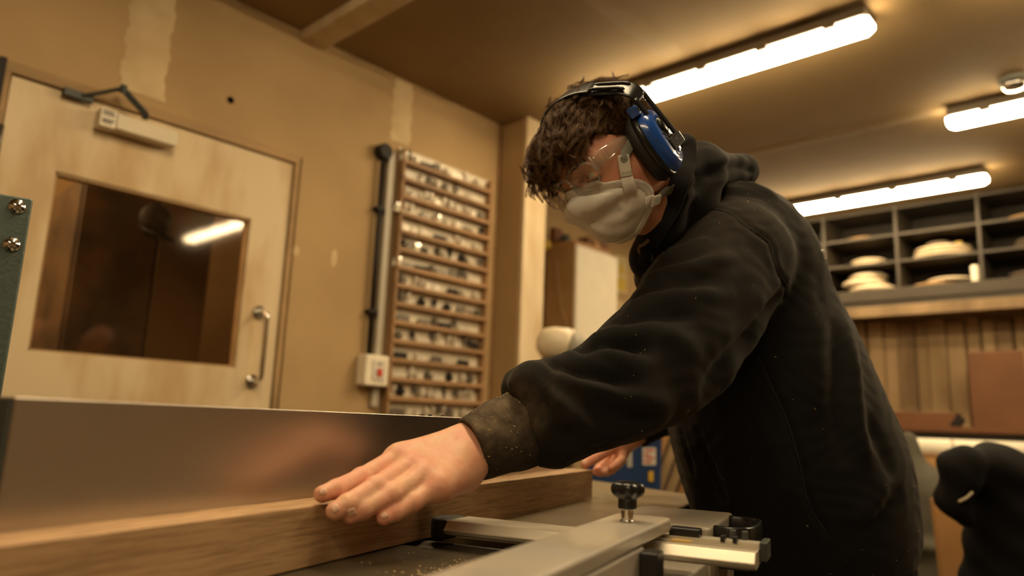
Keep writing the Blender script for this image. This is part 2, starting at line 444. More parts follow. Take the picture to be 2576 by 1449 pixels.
def polydist(V, P):
    P = np.array(P); best = np.full(len(V), 9.)
    c = P.mean(0); R = np.linalg.norm(P - c, axis=1).max() + .08
    near = np.where(np.linalg.norm(V - c, axis=1) < R)[0]
    if len(near) == 0: return best, np.zeros(len(V))
    Q = V[near]; b = np.full(len(Q), 9.); tt = np.zeros(len(Q)); n = len(P) - 1
    for i in range(n):
        ab = P[i + 1] - P[i]; t = np.clip(((Q - P[i]) @ ab) / (ab @ ab + 1e-12), 0, 1); d = np.linalg.norm(Q - P[i] - t[:, None] * ab, axis=1)
        m = d < b; b[m] = d[m]; tt[m] = (i + t[m]) / n
    best[near] = b; T = np.zeros(len(V)); T[near] = tt
    return best, T

# ================================================================== the room
X0, YN, YB, XR, ZC, YF = -2.354, 2.423, 5.15, 3.4, 2.45, -2.6
XA = -2.95                                       # alcove wall beyond the nib
DY0, DY1, DZ = .43, 1.33, 1.925                  # door opening
struct('floor', wbox((-3.9, YF - .1, -.1), (XR + .1, YB + .1, 0)), m_floor)
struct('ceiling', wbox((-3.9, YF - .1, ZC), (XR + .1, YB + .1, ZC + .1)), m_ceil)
b = wbox((X0 - .12, YF, 0), (X0, DY0 - .03, ZC)); wbox((X0 - .12, DY1 + .03, 0), (X0, YN, ZC), b); wbox((X0 - .12, DY0 - .03, DZ + .03), (X0, DY1 + .03, ZC), b)
struct('wall_left', b, m_wall)
struct('wall_back', wbox((XA - .1, YB, 0), (XR, YB + .1, ZC)), m_wall)
struct('wall_right', wbox((XR, YF, 0), (XR + .1, YB, ZC)), m_wall)
struct('wall_front', wbox((-3.9, YF - .1, 0), (XR, YF, ZC)), m_wall)
struct('wall_alcove', wbox((XA - .1, YN + .15, 0), (XA, YB, ZC)), m_wall)
struct('wall_nib', wbox((XA - .1, YN, 0), (-2.20, YN + .147, ZC)), m_wall, bevel=.004)
b = wbox((-2.20, YN - .004, 0), (-2.178, YN + .151, ZC)); o = struct('trim_1', b, m_post, bevel=.003)
b = wbox((X0, YN - .012, 0), (X0 + .012, YN, ZC)); o = struct('trim_2', b, m_rackwood, bevel=.002); o['label'] = 'thin brown bead in the inner corner'
# filled joints on the wall and the ceiling: thin feathered bands of filler
def band(name, pts, th, m, n=40, jit=.006, parent=None):
    """a low feathered strip following pts (world, with half width vector)"""
    bm = bmesh.new(); rows = []; q0 = rng.random() * 6
    for i in range(n + 1):
        t = i / n; a = np.array(pts[0]) * (1 - t) + np.array(pts[1]) * t; w = np.array(pts[2]); nn = np.array(pts[3])
        j1, j2 = jit * (math.sin(i * .7 + q0) + .6 * math.sin(i * 1.9)), jit * (math.sin(i * .5 + q0 * 2) + .6 * math.sin(i * 1.4 + 1)); wl = np.linalg.norm(w)
        rows.append([bm.verts.new(a - w * (1 + j1 / wl) - nn * .001), bm.verts.new(a - w * .8 + nn * th), bm.verts.new(a + w * .8 + nn * th), bm.verts.new(a + w * (1 + j2 / wl) - nn * .001)])
    for A, B in zip(rows[:-1], rows[1:]):
        for k in range(3): bm.faces.new((A[k], A[k + 1], B[k + 1], B[k]))
    o = obj(name, bm, m, smooth=True); o['kind'] = 'structure'; return o
band('trim_3', ((X0, .775, 1.99), (X0, .775, 2.44), (0, .072, 0), (1, 0, 0)), .0022, m_filler)
band('trim_4', ((X0, 1.81, 2.16), (X0, 1.81, 2.44), (0, .055, 0), (1, 0, 0)), .002, m_filler)
band('trim_5', ((X0, .98, 2.435), (X0, 2.42, 2.44), (0, 0, .010), (1, 0, 0)), .0015, m_wall)
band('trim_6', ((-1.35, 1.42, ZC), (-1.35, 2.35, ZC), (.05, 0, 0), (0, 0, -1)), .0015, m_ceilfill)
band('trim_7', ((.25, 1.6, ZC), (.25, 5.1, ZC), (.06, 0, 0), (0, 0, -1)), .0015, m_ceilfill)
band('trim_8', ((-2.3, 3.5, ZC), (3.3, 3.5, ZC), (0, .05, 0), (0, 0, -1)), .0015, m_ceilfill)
# boxed batten under the ceiling
struct('trim_9', wbox((X0 + .004, 1.30, ZC - .042), (XR, 1.40, ZC)), m_post, bevel=.003)
# screw hole in the wall
p = onplane(580, 252, (1, 0, 0), X0)
b = lathe(bmesh.new(), [(.0, -.004), (.010, -.004), (.010, .0015), (.013, .0015), (.013, 0)], (X0, p[1], p[2]), (1, 0, 0), 14)
tag(obj('wall_plug', b, m_dark, smooth=False), 'dark plug hole in the plasterboard high between door and tool rack', 'wall plug')
for (x, y) in ((840, 650), (745, 632)):
    p = onplane(x, y, (1, 0, 0), X0)
    b = bmesh.new(); ball(b, (0, 0, 0), 1, 12, 8); bmesh.ops.scale(b, vec=(.002, .014, .035 if x > 800 else .02), verts=b.verts); bmesh.ops.translate(b, vec=(X0, p[1], p[2]), verts=b.verts)
    o = obj('trim_10' if x > 800 else 'trim_11', b, m_filler, smooth=True); o['kind'] = 'structure'

# ---- room beyond the door
struct('wall_corridor', wbox((-3.9, -1.2, 0), (-3.8, YN, ZC)), m_wall)
struct('wall_corridor_side', wbox((-3.9, -1.3, 0), (X0 - .12, -1.2, ZC)), m_wall)
p1 = onplane(205, 495, (1, 0, 0), -3.0); p2 = onplane(540, 608, (1, 0, 0), -3.0)
t = thing('storage_locker', 'tall dark brown locker seen through the door glass', 'locker', (-3.2, (p1[1] + p2[1]) / 2, 0))
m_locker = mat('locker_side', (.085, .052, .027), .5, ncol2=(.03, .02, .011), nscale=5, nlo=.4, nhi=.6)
yl0, yl1 = p1[1], p2[1]
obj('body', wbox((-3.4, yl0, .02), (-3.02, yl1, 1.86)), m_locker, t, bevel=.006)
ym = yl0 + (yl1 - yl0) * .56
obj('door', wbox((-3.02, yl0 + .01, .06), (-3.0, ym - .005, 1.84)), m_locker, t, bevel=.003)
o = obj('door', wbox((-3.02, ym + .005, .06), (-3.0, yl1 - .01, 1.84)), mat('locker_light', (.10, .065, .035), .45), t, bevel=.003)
obj('handle', tube(bmesh.new(), [(-2.99, ym + .04, .9), (-2.97, ym + .04, .92), (-2.97, ym + .04, 1.05), (-2.99, ym + .04, 1.07)], .006), m_steel, t, smooth=True)
p = onplane(375, 560, (1, 0, 0), -2.99)
t = thing('coat_bundle', 'dark cap hanging on the locker behind the door glass', 'cap', (-2.97, p[1], p[2] - .08))
b = bmesh.new(); ball(b, (-2.93, p[1], p[2]), .062, 18, 12); bmesh.ops.scale(b, vec=(.5, 1, 1.1), verts=b.verts, space=Matrix.Translation((2.93, -p[1], -p[2])))
obj('crown', b, m_dark, t, smooth=True)
obj('peak', lathe(bmesh.new(), [(0, 0), (.07, 0), (.072, .004), (0, .006)], (-2.92, p[1] + .01, p[2] - .055), (.5, .2, 1), 20), m_dark, t, smooth=True)

# ---- door
d = thing('door_1', 'cream painted plywood door with a big glass panel', 'door', (X0, (DY0 + DY1) / 2, 0)); d['kind'] = 'structure'; del d['category']
wy0, wy1, wz0, wz1 = .577, 1.185, 1.157, 1.679
xd0, xd1 = X0 - .045, X0 - .003
b = wbox((xd0, DY0 + .004, .01), (xd1, wy0, DZ - .004)); wbox((xd0, wy1, .01), (xd1, DY1 - .004, DZ - .004), b)
wbox((xd0, wy0, wz1), (xd1, wy1, DZ - .004), b); wbox((xd0, wy0, .01), (xd1, wy1, wz0), b)
bmesh.ops.remove_doubles(b, verts=b.verts, dist=1e-5)
obj('leaf', b, m_door, d)
b = bmesh.new()
for lo, hi in (((xd0 + .008, wy0, wz1 - .009), (xd1 - .004, wy1, wz1)), ((xd0 + .008, wy0, wz0), (xd1 - .004, wy1, wz0 + .006)), ((xd0 + .008, wy0, wz0), (xd1 - .004, wy0 + .006, wz1)), ((xd0 + .008, wy1 - .006, wz0), (xd1 - .004, wy1, wz1))): wbox(lo, hi, b)
obj('bead', b, m_frame, d)
obj('pane', wbox((xd0 + .016, wy0, wz0), (xd0 + .020, wy1, wz1)), m_glasspane, d)
b = wbox((X0 - .08, DY0 - .03, 0), (X0 + .008, DY0, DZ + .03)); wbox((X0 - .08, DY1, 0), (X0 + .008, DY1 + .018, DZ + .03), b); wbox((X0 - .08, DY0 - .03, DZ), (X0 + .010, DY1 + .018, DZ + .035), b)
dk = struct('trim_15', wbox((X0 + .0085, DY0 - .034, 1.2), (X0 + .014, DY0 - .016, DZ + .036)), m_dark); dk['label'] = 'black strip standing in for the shaded gap on the hinge side of the frame'  # near-black strip put in for the shade of the hinge-side gap
fr = struct('trim_12', b, m_frame, bevel=.003); fr['label'] = 'bare timber door frame'
b = bmesh.new()
for z in (.3, 1.0, 1.72): tube(b, [(X0 + .006, DY0 - .002, z - .05), (X0 + .006, DY0 - .002, z + .05)], .007, 10)
obj('hinge', b, m_steel, d, smooth=True)
# D pull handle
y, za, zb = 1.25, 1.115, 1.355
h = obj('pull_handle', tube(bmesh.new(), spline([(X0, y, za), (X0 + .03, y, za), (X0 + .052, y, za + .012), (X0 + .056, y, za + .035), (X0 + .056, y, zb - .035), (X0 + .052, y, zb - .012), (X0 + .03, y, zb), (X0, y, zb)], 5), .0085, 12), m_chrome, d, smooth=True)
for z in (za, zb): obj('rose', lathe(bmesh.new(), [(.024, -.002), (.024, .004), (.019, .008), (0, .008)], (X0, y, z), (1, 0, 0), 24), m_chrome, h, smooth=False)
# door closer (a fitting of its own)
pa = onplane(248, 300, (1, 0, 0), X0); pb = onplane(428, 348, (1, 0, 0), X0)
c = thing('door_closer', 'cream box door closer with folding arm above the door glass', 'door closer', (X0, pa[1], 1.84))
obj('body', wbox((X0 - .002, .70, 1.838), (X0 + .05, .885, 1.890)), mat('closer_cream', (.66, .57, .42), .4), c, bevel=.006)
obj('end_cap', wbox((X0 - .002, .655, 1.836), (X0 + .048, .70, 1.893)), m_rackback, c, bevel=.003)
b = bmesh.new()
for i, (z, w) in enumerate(((1.884, .030), (1.875, .034), (1.858, .034), (1.850, .028))):
    wbox((X0 + .048, .661, z - .0028), (X0 + .0488, .661 + w, z + .0028), b)
obj('printed_plate', b, m_pin, c)
el = onplane(310, 225, (1, 0, 0), X0 + .07); fx = onplane(205, 245, (1, 0, 0), X0 + .01)
s0 = np.array([X0 + .055, .775, 1.893])
b = tube(bmesh.new(), [s0, s0 + np.array([.01, 0, .012]), el], .007, 8, flat=(1.4, .5)); obj('arm', b, m_greendark, c, smooth=False)
b = tube(bmesh.new(), [el + np.array([0, 0, .004]), fx + np.array([.01, 0, 0])], .007, 8, flat=(1.4, .5)); obj('arm', b, m_greendark, c, smooth=False)
obj('bracket', wbox((X0 + .006, fx[1] - .05, fx[2] - .012), (X0 + .024, fx[1] + .03, fx[2] + .012)), m_greendark, c, bevel=.003)
obj('elbow_pin', lathe(bmesh.new(), [(0, -.012), (.010, -.012), (.010, .014), (0, .014)], el, (.3, 0, 1), 14), m_greendark, c)

# ---- conduit, trunking, isolator switch
c = thing('cable_conduit', 'black steel conduit running down the wall beside the tool rack', 'conduit', (X0, 1.70, 1.2))
obj('pipe', tube(bmesh.new(), [(X0 + .022, 1.712, 1.245), (X0 + .022, 1.712, 2.07)], .011, 12), m_dark, c, smooth=True)
obj('junction_box', lathe(bmesh.new(), [(0, 0), (.034, 0), (.034, .038), (.03, .044), (0, .044)], (X0, 1.712, 2.085), (1, 0, 0), 20), m_dark, c)
for z in (1.42, 1.84): obj('saddle_clip', wbox((X0, 1.690, z - .008), (X0 + .036, 1.734, z + .008)), m_dark, c, bevel=.003)
tag(obj('trunking', wbox((X0, 1.745, 1.05), (X0 + .02, 1.775, 2.10)), mat('grey_trunking', (.40, .35, .27), .5), bevel=.002), 'narrow grey cable trunking between conduit and tool rack', 'trunking')
s = thing('isolator_switch', 'cream isolator box with a red rocker at the foot of the conduit', 'switch', (X0, 1.74, 1.13))
obj('box', wbox((X0 + .001, 1.672, 1.128), (X0 + .062, 1.785, 1.248)), m_rackback, s, bevel=.008)
obj('switch_plate', wbox((X0 + .061, 1.705, 1.150), (X0 + .067, 1.765, 1.228)), m_clip, s, bevel=.002)
obj('rocker', wbox((X0 + .066, 1.724, 1.166), (X0 + .074, 1.746, 1.196)), m_red, s, bevel=.003)
obj('indicator', wbox((X0 + .066, 1.728, 1.210), (X0 + .069, 1.742, 1.218)), m_steel, s)

# ---- moulder tool rack with its cutters
ry0, ry1, rz1 = 1.80, 2.335, 2.135
r = thing('tool_rack', 'tall narrow-shelved wall rack of moulder cutters in the corner', 'rack', (X0, (ry0 + ry1) / 2, .9))
obj('backing', wbox((X0 + .002, ry0, .9), (X0 + .010, ry1, rz1)), m_rackback, r)
for y in (ry0, ry1 - .012): obj('side', wbox((X0 + .002, y, .9), (X0 + .046, y + .012, rz1 - .01)), m_rackwood, r, bevel=.002)
NS, SP, ZT = 16, .0755, 2.070
ords = 'top second third fourth fifth sixth seventh eighth ninth tenth eleventh twelfth thirteenth fourteenth fifteenth sixteenth'.split()
def cutter_mesh(kind):
    b = bmesh.new()
    if kind == 0:      # block knife with a stepped profile
        prism(b, [(0, -.018, 0), (0, .018, 0), (0, .018, .016), (0, .006, .026), (0, -.004, .017), (0, -.012, .028), (0, -.018, .022)], (-.005, 0, 0), (.005, 0, 0))
    elif kind == 1:    # spindle cutter: hub and wings
        lathe(b, [(0, 0), (.012, 0), (.012, .010), (.018, .010), (.019, .020), (.010, .022), (.010, .030), (0, .030)], (0, 0, 0), (0, 0, 1), 12)
    elif kind == 2:    # serrated bar of knives
        pts = [(0, -.034, 0)] + [(0, .034, 0)] + [(0, .034 - .0085 * i, .014 + .007 * (i % 2)) for i in range(9)]
        prism(b, pts, (-.004, 0, 0), (.004, 0, 0))
    else:              # router bit: shank and fluted head
        lathe(b, [(0, 0), (.004, 0), (.004, .014), (.009, .018), (.011, .030), (.006, .036), (0, .037)], (0, 0, 0), (0, 0, 1), 10)
    me = bpy.data.meshes.new('moulder_cutter'); bmesh.ops.recalc_face_normals(b, faces=b.faces); b.to_mesh(me); b.free(); return me
CM = [cutter_mesh(k) for k in range(4)]
CMm = {}
for k in range(4):
    for j, m in enumerate((m_steel, m_cutpale, m_dark)):
        me = CM[k].copy(); me.materials.append(m); CMm[(k, j)] = me
case_mesh = None
for i in range(NS):
    z = ZT - i * SP
    b = wbox((X0 + .010, ry0 + .012, z - .005), (X0 + .044, ry1 - .012, z + .003)); wbox((X0 + .042, ry0 + .0, z - .008), (X0 + .050, ry1, z + .008), b)
    obj('shelf', b, m_rackwood, r)
    if z < .97: continue
    y = ry0 + .03; nc = 0
    while y < ry1 - .04:
        k = rng.integers(0, 4); j = rng.choice([0, 0, 1, 1, 2])
        if i in (0, 2, 4) and rng.random() < .6: j = 1
        w = {0: .042, 1: .040, 2: .074, 3: .026}[int(k)]
        if y + w > ry1 - .02: break
        o = bpy.data.objects.new('moulder_cutter', CMm[(int(k), int(j))]); COL.objects.link(o)
        o.location = (X0 + .024, y + w / 2, z + .0035); o.scale = (1, 1, 1.25 + .5 * rng.random()); o.rotation_euler = (0, 0, rng.normal(0, .08))
        kk = ('stepped moulder knife', 'winged spindle cutter', 'serrated knife bar', 'shanked router cutter')[int(k)]; jj = ('grey steel', 'pale bright', 'black')[int(j)]
        tag(o, '%s %s, %s from the near end of the %s wall rack shelf' % (jj, kk, ords[nc].replace('top', 'first'), ords[i]), 'cutter', 'cutters on the %s rack shelf' % ords[i]); nc += 1
        y += w + (.004 if rng.random() < .7 else .04)
# clear-lidded pots that catch the light
for (x, y) in ((1020, 396), (1065, 438), (1005, 524), (1105, 558), (1052, 612), (1003, 660)):
    p = onplane(x, y, (1, 0, 0), X0 + .04); i = int(round((ZT - (p[2] - .03)) / SP)); z = ZT - i * SP + .004
    t = thing('screw_pot', 'small round pot with a shiny lid on the %s rack shelf%s' % (ords[i], ' near its middle' if x in (1065, 1105, 1052) else ' at its near end'), 'pot', (X0 + .026, p[1], z), 'shiny lidded pots on the rack')
    obj('pot', lathe(bmesh.new(), [(0, 0), (.018, 0), (.018, .030), (0, .030)], (X0 + .026, p[1], z), (0, 0, 1), 16), m_white, t)
    obj('lid', lathe(bmesh.new(), [(.020, 0), (.020, .010), (.016, .013), (0, .014)], (X0 + .026, p[1], z + .028), (0, 0, 1), 16), m_chrome, t)

# ---- alcove beyond the nib: cabinet, clutter, sign
c = thing('wall_cabinet', 'tall cabinet with brown side and white front behind the post', 'cabinet', (-2.76, 3.6, 0))
obj('carcass', wbox((-2.865, 3.40, .1), (-2.64, 3.83, 2.10)), m_cardb, c, bevel=.003)
obj('door', wbox((-2.64, 3.402, .12), (-2.62, 3.828, 2.085)), m_white, c, bevel=.003)
obj('plinth', wbox((-2.86, 3.42, 0), (-2.66, 3.81, .1)), m_dark, c)
p = [onplane(x, y, (0, 1, 0), 3.395) for x, y in ((1400, 655), (1402, 700), (1408, 760), (1420, 800), (1428, 835))]
obj('cable', tube(bmesh.new(), spline(p, 5), .006, 8), m_rackwood, c, smooth=True)
def clutter(name, label, cat, fn, m, **kw):
    o = obj(name, fn, m, **kw); return tag(o, label, cat)
zt = 2.101
clutter('carton', 'small reddish brown carton on the cabinet top beside the post', 'box', wbox((-2.86, 3.42, zt + .025), (-2.815, 3.50, zt + .13)), m_redbox, bevel=.003)
clutter('plank_offcut', 'thin plank offcut lying along the cabinet top', 'offcut', wbox((-2.865, 3.41, zt), (-2.65, 3.80, zt + .022)), m_orange, bevel=.003)
o = clutter('yellow_ball', 'dusty yellow ball of tape hanging at the cabinet corner', 'tape', ball(bmesh.new(), (-2.83, 3.355, 2.10), .034, 16, 10), m_signy, smooth=True)
b = lathe(bmesh.new(), [(0, 0), (.028, 0), (.034, .02), (.030, .045), (.012, .058), (0, .058)], (-2.76, 3.46, zt + .0225), (0, 0, 1), 16)
clutter('dark_jar', 'squat dark jar standing on the cabinet top', 'jar', b, m_greendark, smooth=True)
for i, (y, h, m, l) in enumerate(((3.56, .055, m_redbox, 'brown'), (3.64, .035, m_orange, 'tan'), (3.72, .06, m_redbox, 'dark brown'))):
    clutter('wood_block', '%s wood block %s on the cabinet top' % (l, ('nearest the jar', 'in the middle of the row', 'at the far end')[i]), 'block', wbox((-2.75, y, zt + .0225), (-2.66, y + .06, zt + .0225 + h)), m, bevel=.003)
p = onplane(1562, 690, (1, 0, 0), XA)
s = thing('warning_sign', 'faded yellow warning sign with a triangle on the alcove wall', 'sign', (XA, p[1], p[2] - .13))
obj('plate', wbox((XA + .001, p[1] - .075, p[2] - .135), (XA + .005, p[1] + .075, p[2] + .135)), m_discw if False else mat('sign_cream', (.62, .50, .28), .5), s)
b = prism(bmesh.new(), [(XA + .005, p[1] - .05, p[2]), (XA + .005, p[1] + .05, p[2]), (XA + .005, p[1], p[2] + .10)], (0, 0, 0), (.001, 0, 0)); wbox((XA + .005, p[1] - .06, p[2] - .12), (XA + .006, p[1] + .06, p[2] - .03), b)
obj('yellow_print', b, m_signy, s)
o = clutter('notice_paper', 'pale paper notice pinned under the warning sign', 'paper', wbox((XA + .001, p[1] - .09, p[2] - .42), (XA + .003, p[1] + .08, p[2] - .20)), m_filler)

# ---- mitre saw on a bench in the alcove mouth
bc = K(1404, 875, 2.55)
bt = thing('saw_bench', 'plain timber bench carrying the cream saw behind the sleeve', 'bench', (bc[0], bc[1], 0))
zbt = .93
obj('top', wbox((bc[0] - .45, bc[1] - .34, zbt - .04), (bc[0] + .08, bc[1] + .05, zbt)), m_plank, bt, bevel=.003)
for sx in (-.42, .03):
    for sy in (-.31, .0): obj('leg', wbox((bc[0] + sx, bc[1] + sy, 0), (bc[0] + sx + .05, bc[1] + sy + .05, zbt - .04)), m_plank, bt, bevel=.002)
t = thing('mitre_saw', 'cream domed saw with grey bracket standing on the bench behind the sleeve', 'saw', (bc[0], bc[1], zbt))
sd = Vector(Kv(1, -.12, -.25)).normalized()
obj('guard', lathe(bmesh.new(), [(0, -.075), (.030, -.072), (.050, -.055), (.060, -.02), (.062, .03), (.058, .05), (0, .052)], bc + Kv(0, .012, 0), sd, 28), m_cream, t, smooth=True)
obj('bracket', lathe(bmesh.new(), [(.0, .045), (.062, .046), (.066, .06), (.05, .085), (.03, .09), (0, .09)], bc, sd, 24), mat('saw_grey', (.22, .19, .14), .5), t, smooth=True)
obj('motor', lathe(bmesh.new(), [(0, .08), (.036, .085), (.045, .11), (.045, .19), (.03, .21), (0, .21)], bc + Kv(.0, -.0, 0), sd, 20), mat('saw_pale', (.50, .43, .32), .5), t, smooth=True)
obj('handle', tube(bmesh.new(), spline([bc + Kv(-.04, -.045, -.03), bc + Kv(-.03, -.062, -.07), bc + Kv(.02, -.07, -.08), bc + Kv(.05, -.05, -.04)], 6), .016, 12), m_rubber, t, smooth=True)
obj('column', tube(bmesh.new(), [(bc[0], bc[1], zbt + .02), bc], .03, 14), m_greendark, t, smooth=True)
obj('base', lathe(bmesh.new(), [(0, 0), (.09, 0), (.09, .03), (.07, .045), (0, .045)], (bc[0] , bc[1] , zbt), (0, 0, 1), 28), m_greendark, t)

# ---- pigeonhole shelving on the back wall
sy0, sy1 = 4.80, 5.148
cols = [-2.527, -2.09, -1.654, -1.218, -.78, -.343, .094]
zs = [1.905, 2.078, 2.248, 2.418]
u = thing('pigeonhole_shelf', 'dark brown pigeonhole shelving under the ceiling on the back wall', 'shelving', (-1.2, sy1, 1.905))
for x in cols: obj('divider', wbox((x - .009, sy0, 1.915), (x + .009, sy1 - .006, 2.44)), m_shelf, u, bevel=.002)
for z in zs:
    obj('shelf', wbox((cols[0] + .012, sy0 + .004, z - .008), (cols[-1] - .012, sy1 - .006, z + .008)), m_shelf, u, bevel=.002)
obj('back', wbox((cols[0], sy1 - .006, 1.9), (cols[-1], sy1 - .001, 2.44)), m_shelfdark, u)
obj('fascia', wbox((cols[0], sy0 - .02, 1.835), (cols[-1], sy0, 1.905)), m_shelf, u, bevel=.003)
b = struct('trim_13', wbox((-2.9, sy0 - .03, 1.735), (XR, sy0 + .02, 1.800)), m_plank2, bevel=.004); b['label'] = 'pale timber rail under the pigeonholes'
b = struct('trim_14', wbox((-2.9, sy0 - .01, 1.800), (XR, sy1, 1.834)), m_shelf, bevel=.003)
# discs stored flat in the pigeonholes: (column, shelf, count, radius, material, look, dx)
stacks = [(2, 0, 1, .145, m_disc, 'pale cream', 0.03), (2, 0, 1, .140, m_disc, 'pale cream', -.02), (2, 0, 1, .120, m_disc, 'pale cream', .0),
          (2, 1, 2, .115, m_disc, 'tan edged', .01), (2, 2, 1, .115, m_discw, 'thin brown', -.02),
          (3, 0, 1, .135, m_discw, 'brown wooden', -.05), (3, 0, 1, .13, m_disc, 'grey cream', .03), (3, 1, 3, .175, m_disc, 'wide cream', 0),
          (4, 2, 1, .15, m_discw, 'orange brown', .03), (4, 1, 3, .14, m_disckd, 'dark', .05), (4, 0, 2, .15, m_disckd, 'dusky', .02),
          (1, 1, 2, .12, m_disc, 'pale', 0), (1, 0, 3, .13, m_disc, 'cream', 0)]
zst = {}
cn = {1: 'column hidden by the hoodie', 2: 'column beside the hoodie back', 3: 'middle visible column', 4: 'column at the frame edge'}
rn = ['bottom', 'middle', 'top']
for ci, si, n, rad, m, look, dx in stacks:
    for q in range(n):
        key = (ci, si); z = zst.get(key, zs[si] + .0095); th = .024 if m is not m_disckd else .02
        if ci == 2 and si == 0: th = .042
        xc = (cols[ci] + cols[ci + 1]) / 2 + dx
        rr = min(rad * (1 - .06 * q), .2)
        b = lathe(bmesh.new(), [(0, 0), (rr * .8, 0), (rr, th * .35), (rr * .97, th * .7), (rr * .8, th), (0, th)], (xc, sy0 + .16, z), (0, 0, 1), 28)
        lbl = '%s disc %s in the %s pigeonhole of the %s' % (look, ('lowest', 'second', 'third', 'fourth')[min(q, 3)] if n > 1 else 'lying', rn[si], cn[ci])
        if ci == 2 and si == 0: lbl = 'thick cream disc %s, bottom pigeonhole beside the hoodie back' % ('lowest of three', 'second of three', 'topmost of three')[[k for k in range(3)][int(round((z - zs[0]) / .042))]]
        tag(obj('stored_disc', b, m, smooth=True), lbl, 'disc', 'discs stored in the pigeonholes')
        zst[key] = z + th + .0005
b = lathe(bmesh.new(), [(0, 0), (.022, 0), (.022, .085), (.018, .092), (0, .092)], (cols[4] - .04, sy0 + .03, zs[0] + .0095), (0, 0, 1), 16)
tag(obj('white_tub', b, m_white, smooth=False), 'small white cylinder tub beside the discs in the middle pigeonhole column', 'tub')
b = lathe(bmesh.new(), [(0, 0), (.022, 0), (.022, .03), (0, .03)], (cols[3] + .30, sy0 + .17, zst[(3, 1)]), (0, 0, 1), 16)
tag(obj('yellow_reel', b, m_signy), 'yellow reel standing on the wide cream discs', 'reel')
b = lathe(bmesh.new(), [(0, 0), (.07, 0), (.075, .02), (.05, .035), (0, .035)], (cols[3] + .20, sy0 + .14, zst[(3, 1)]), (0, 0, 1), 22)
tag(obj('grey_disc', b, m_disckd, smooth=True), 'small grey disc on top of the wide cream discs', 'disc')

# ---- rough boards standing against the back wall
bw = thing('board_stack', 'row of rough sawn boards standing against the back wall', 'boards', (-.6, YB, .8))
x = -2.3; i = 0
while x < .9:
    w = .055 + .05 * rng.random(); dpt = .02 + .03 * rng.random()
    o = obj('board', wbox((x, YB - .02 - dpt, .80), (x + w, YB - .015, 1.72 + .03 * rng.random())), (m_plank, m_plank, m_plank2)[i % 3 if rng.random() < .6 else 0], bw, bevel=.003)
    x += w + (.004 if rng.random() < .6 else .016); i += 1
# ---- bench along the back wall and what lies on it
bb = thing('back_bench', 'long dark bench along the back wall', 'bench', (-.4, 4.85, 0))
obj('top', wbox((-2.1, 4.45, 1.045), (1.2, YB - .075, 1.075)), m_redbox, bb, bevel=.003)
for x in (-2.0, -1.0, 0, 1.1): obj('leg', wbox((x, 4.5, 0), (x + .06, 4.56, 1.045)), m_shelf, bb, bevel=.003)
obj('apron', wbox((-2.1, 4.47, .93), (1.2, 4.49, 1.045)), m_shelfdark, bb)
obj('lower_shelf', wbox((-2.1, 4.5, .35), (1.2, YB - .08, .38)), m_shelf, bb)
tag(obj('long_carton', wbox((-1.32, 4.62, 1.076), (-.93, 4.78, 1.155)), m_redbox, bevel=.004), 'long low brown carton on the back bench beside the hoodie', 'box')
tag(obj('dark_block', prism(bmesh.new(), [(-.955, 4.60, 1.09), (-.915, 4.60, 1.076), (-.885, 4.60, 1.115), (-.915, 4.60, 1.150)], (0, 0, 0), (0, .05, 0)), m_dark, bevel=.004), 'small dark wedge leaning at the end of the long carton', 'wedge')
c = thing('brown_carton', 'large square brown carton on the back bench at the frame edge', 'box', (-.6, 4.75, 1.076))
obj('body', wbox((-.86, 4.66, 1.076), (-.30, 5.02, 1.49)), m_redbox, c, bevel=.006)
obj('tape', wbox((-.60, 4.657, 1.076), (-.55, 4.661, 1.49)), m_cardb, c)
# white printed tube on trestles nearer the room
pt = [K(2150, 1118, 3.6), K(2700, 1140, 3.3)]
tu = thing('cardboard_tube', 'long white printed tube lying level beyond the person', 'tube', tuple((pt[0] + pt[1]) / 2))
obj('tube_wall', tube(bmesh.new(), pt, .042, 24), m_white, tu, smooth=True)
dirt = (pt[1] - pt[0]) / np.linalg.norm(pt[1] - pt[0])
b = bmesh.new()
for s_ in (.42, .56, .80, .84, .88, .93, 1.0):
    c0 = K(2150, 1118, 3.6) + dirt * s_; tube(b, [c0 - dirt * .006, c0 + dirt * .006], .0424, 24, cap=True)
obj('printed_mark', b, mat('faint_print', (.42, .36, .27), .6), tu, smooth=True)
ts = thing('timber_rack', 'rack of orange brown timber lengths under the white tube', 'rack', (*((pt[0] + pt[1]) / 2)[:2], 0))
cdir = Vector(dirt); side = Vector((0, 0, 1)).cross(cdir).normalized(); cm = (pt[0] + pt[1]) / 2
ztube = min(pt[0][2], pt[1][2])
def cbox(cx, hl, hw, z0, z1):
    cd = Vector((cdir.x, cdir.y, 0)).normalized(); sd_ = Vector((-cd.y, cd.x, 0)); c0 = Vector((cm[0], cm[1], 0)) + cd * cx
    return box(bmesh.new(), (-hl, -hw, z0), (hl, hw, z1), lambda p: c0 + cd * p.x + sd_ * p.y + Vector((0, 0, p.z)))
zz = ztube - .045
for k, (h_, m) in enumerate(((.045, m_orange), (.012, m_shelfdark), (.04, m_orange), (.02, m_plank2), (.05, m_redbox), (.015, m_dark), (.045, m_orange))):
    obj('timber_length', cbox(.02 * math.sin(k * 3.), .62, .055 + .008 * (k % 2), zz - h_, zz), m, ts, bevel=.002); zz -= h_ + .0005
for cx in (-.45, .45): obj('leg', cbox(cx, .03, .05, 0, zz), m_shelf, ts, bevel=.003)
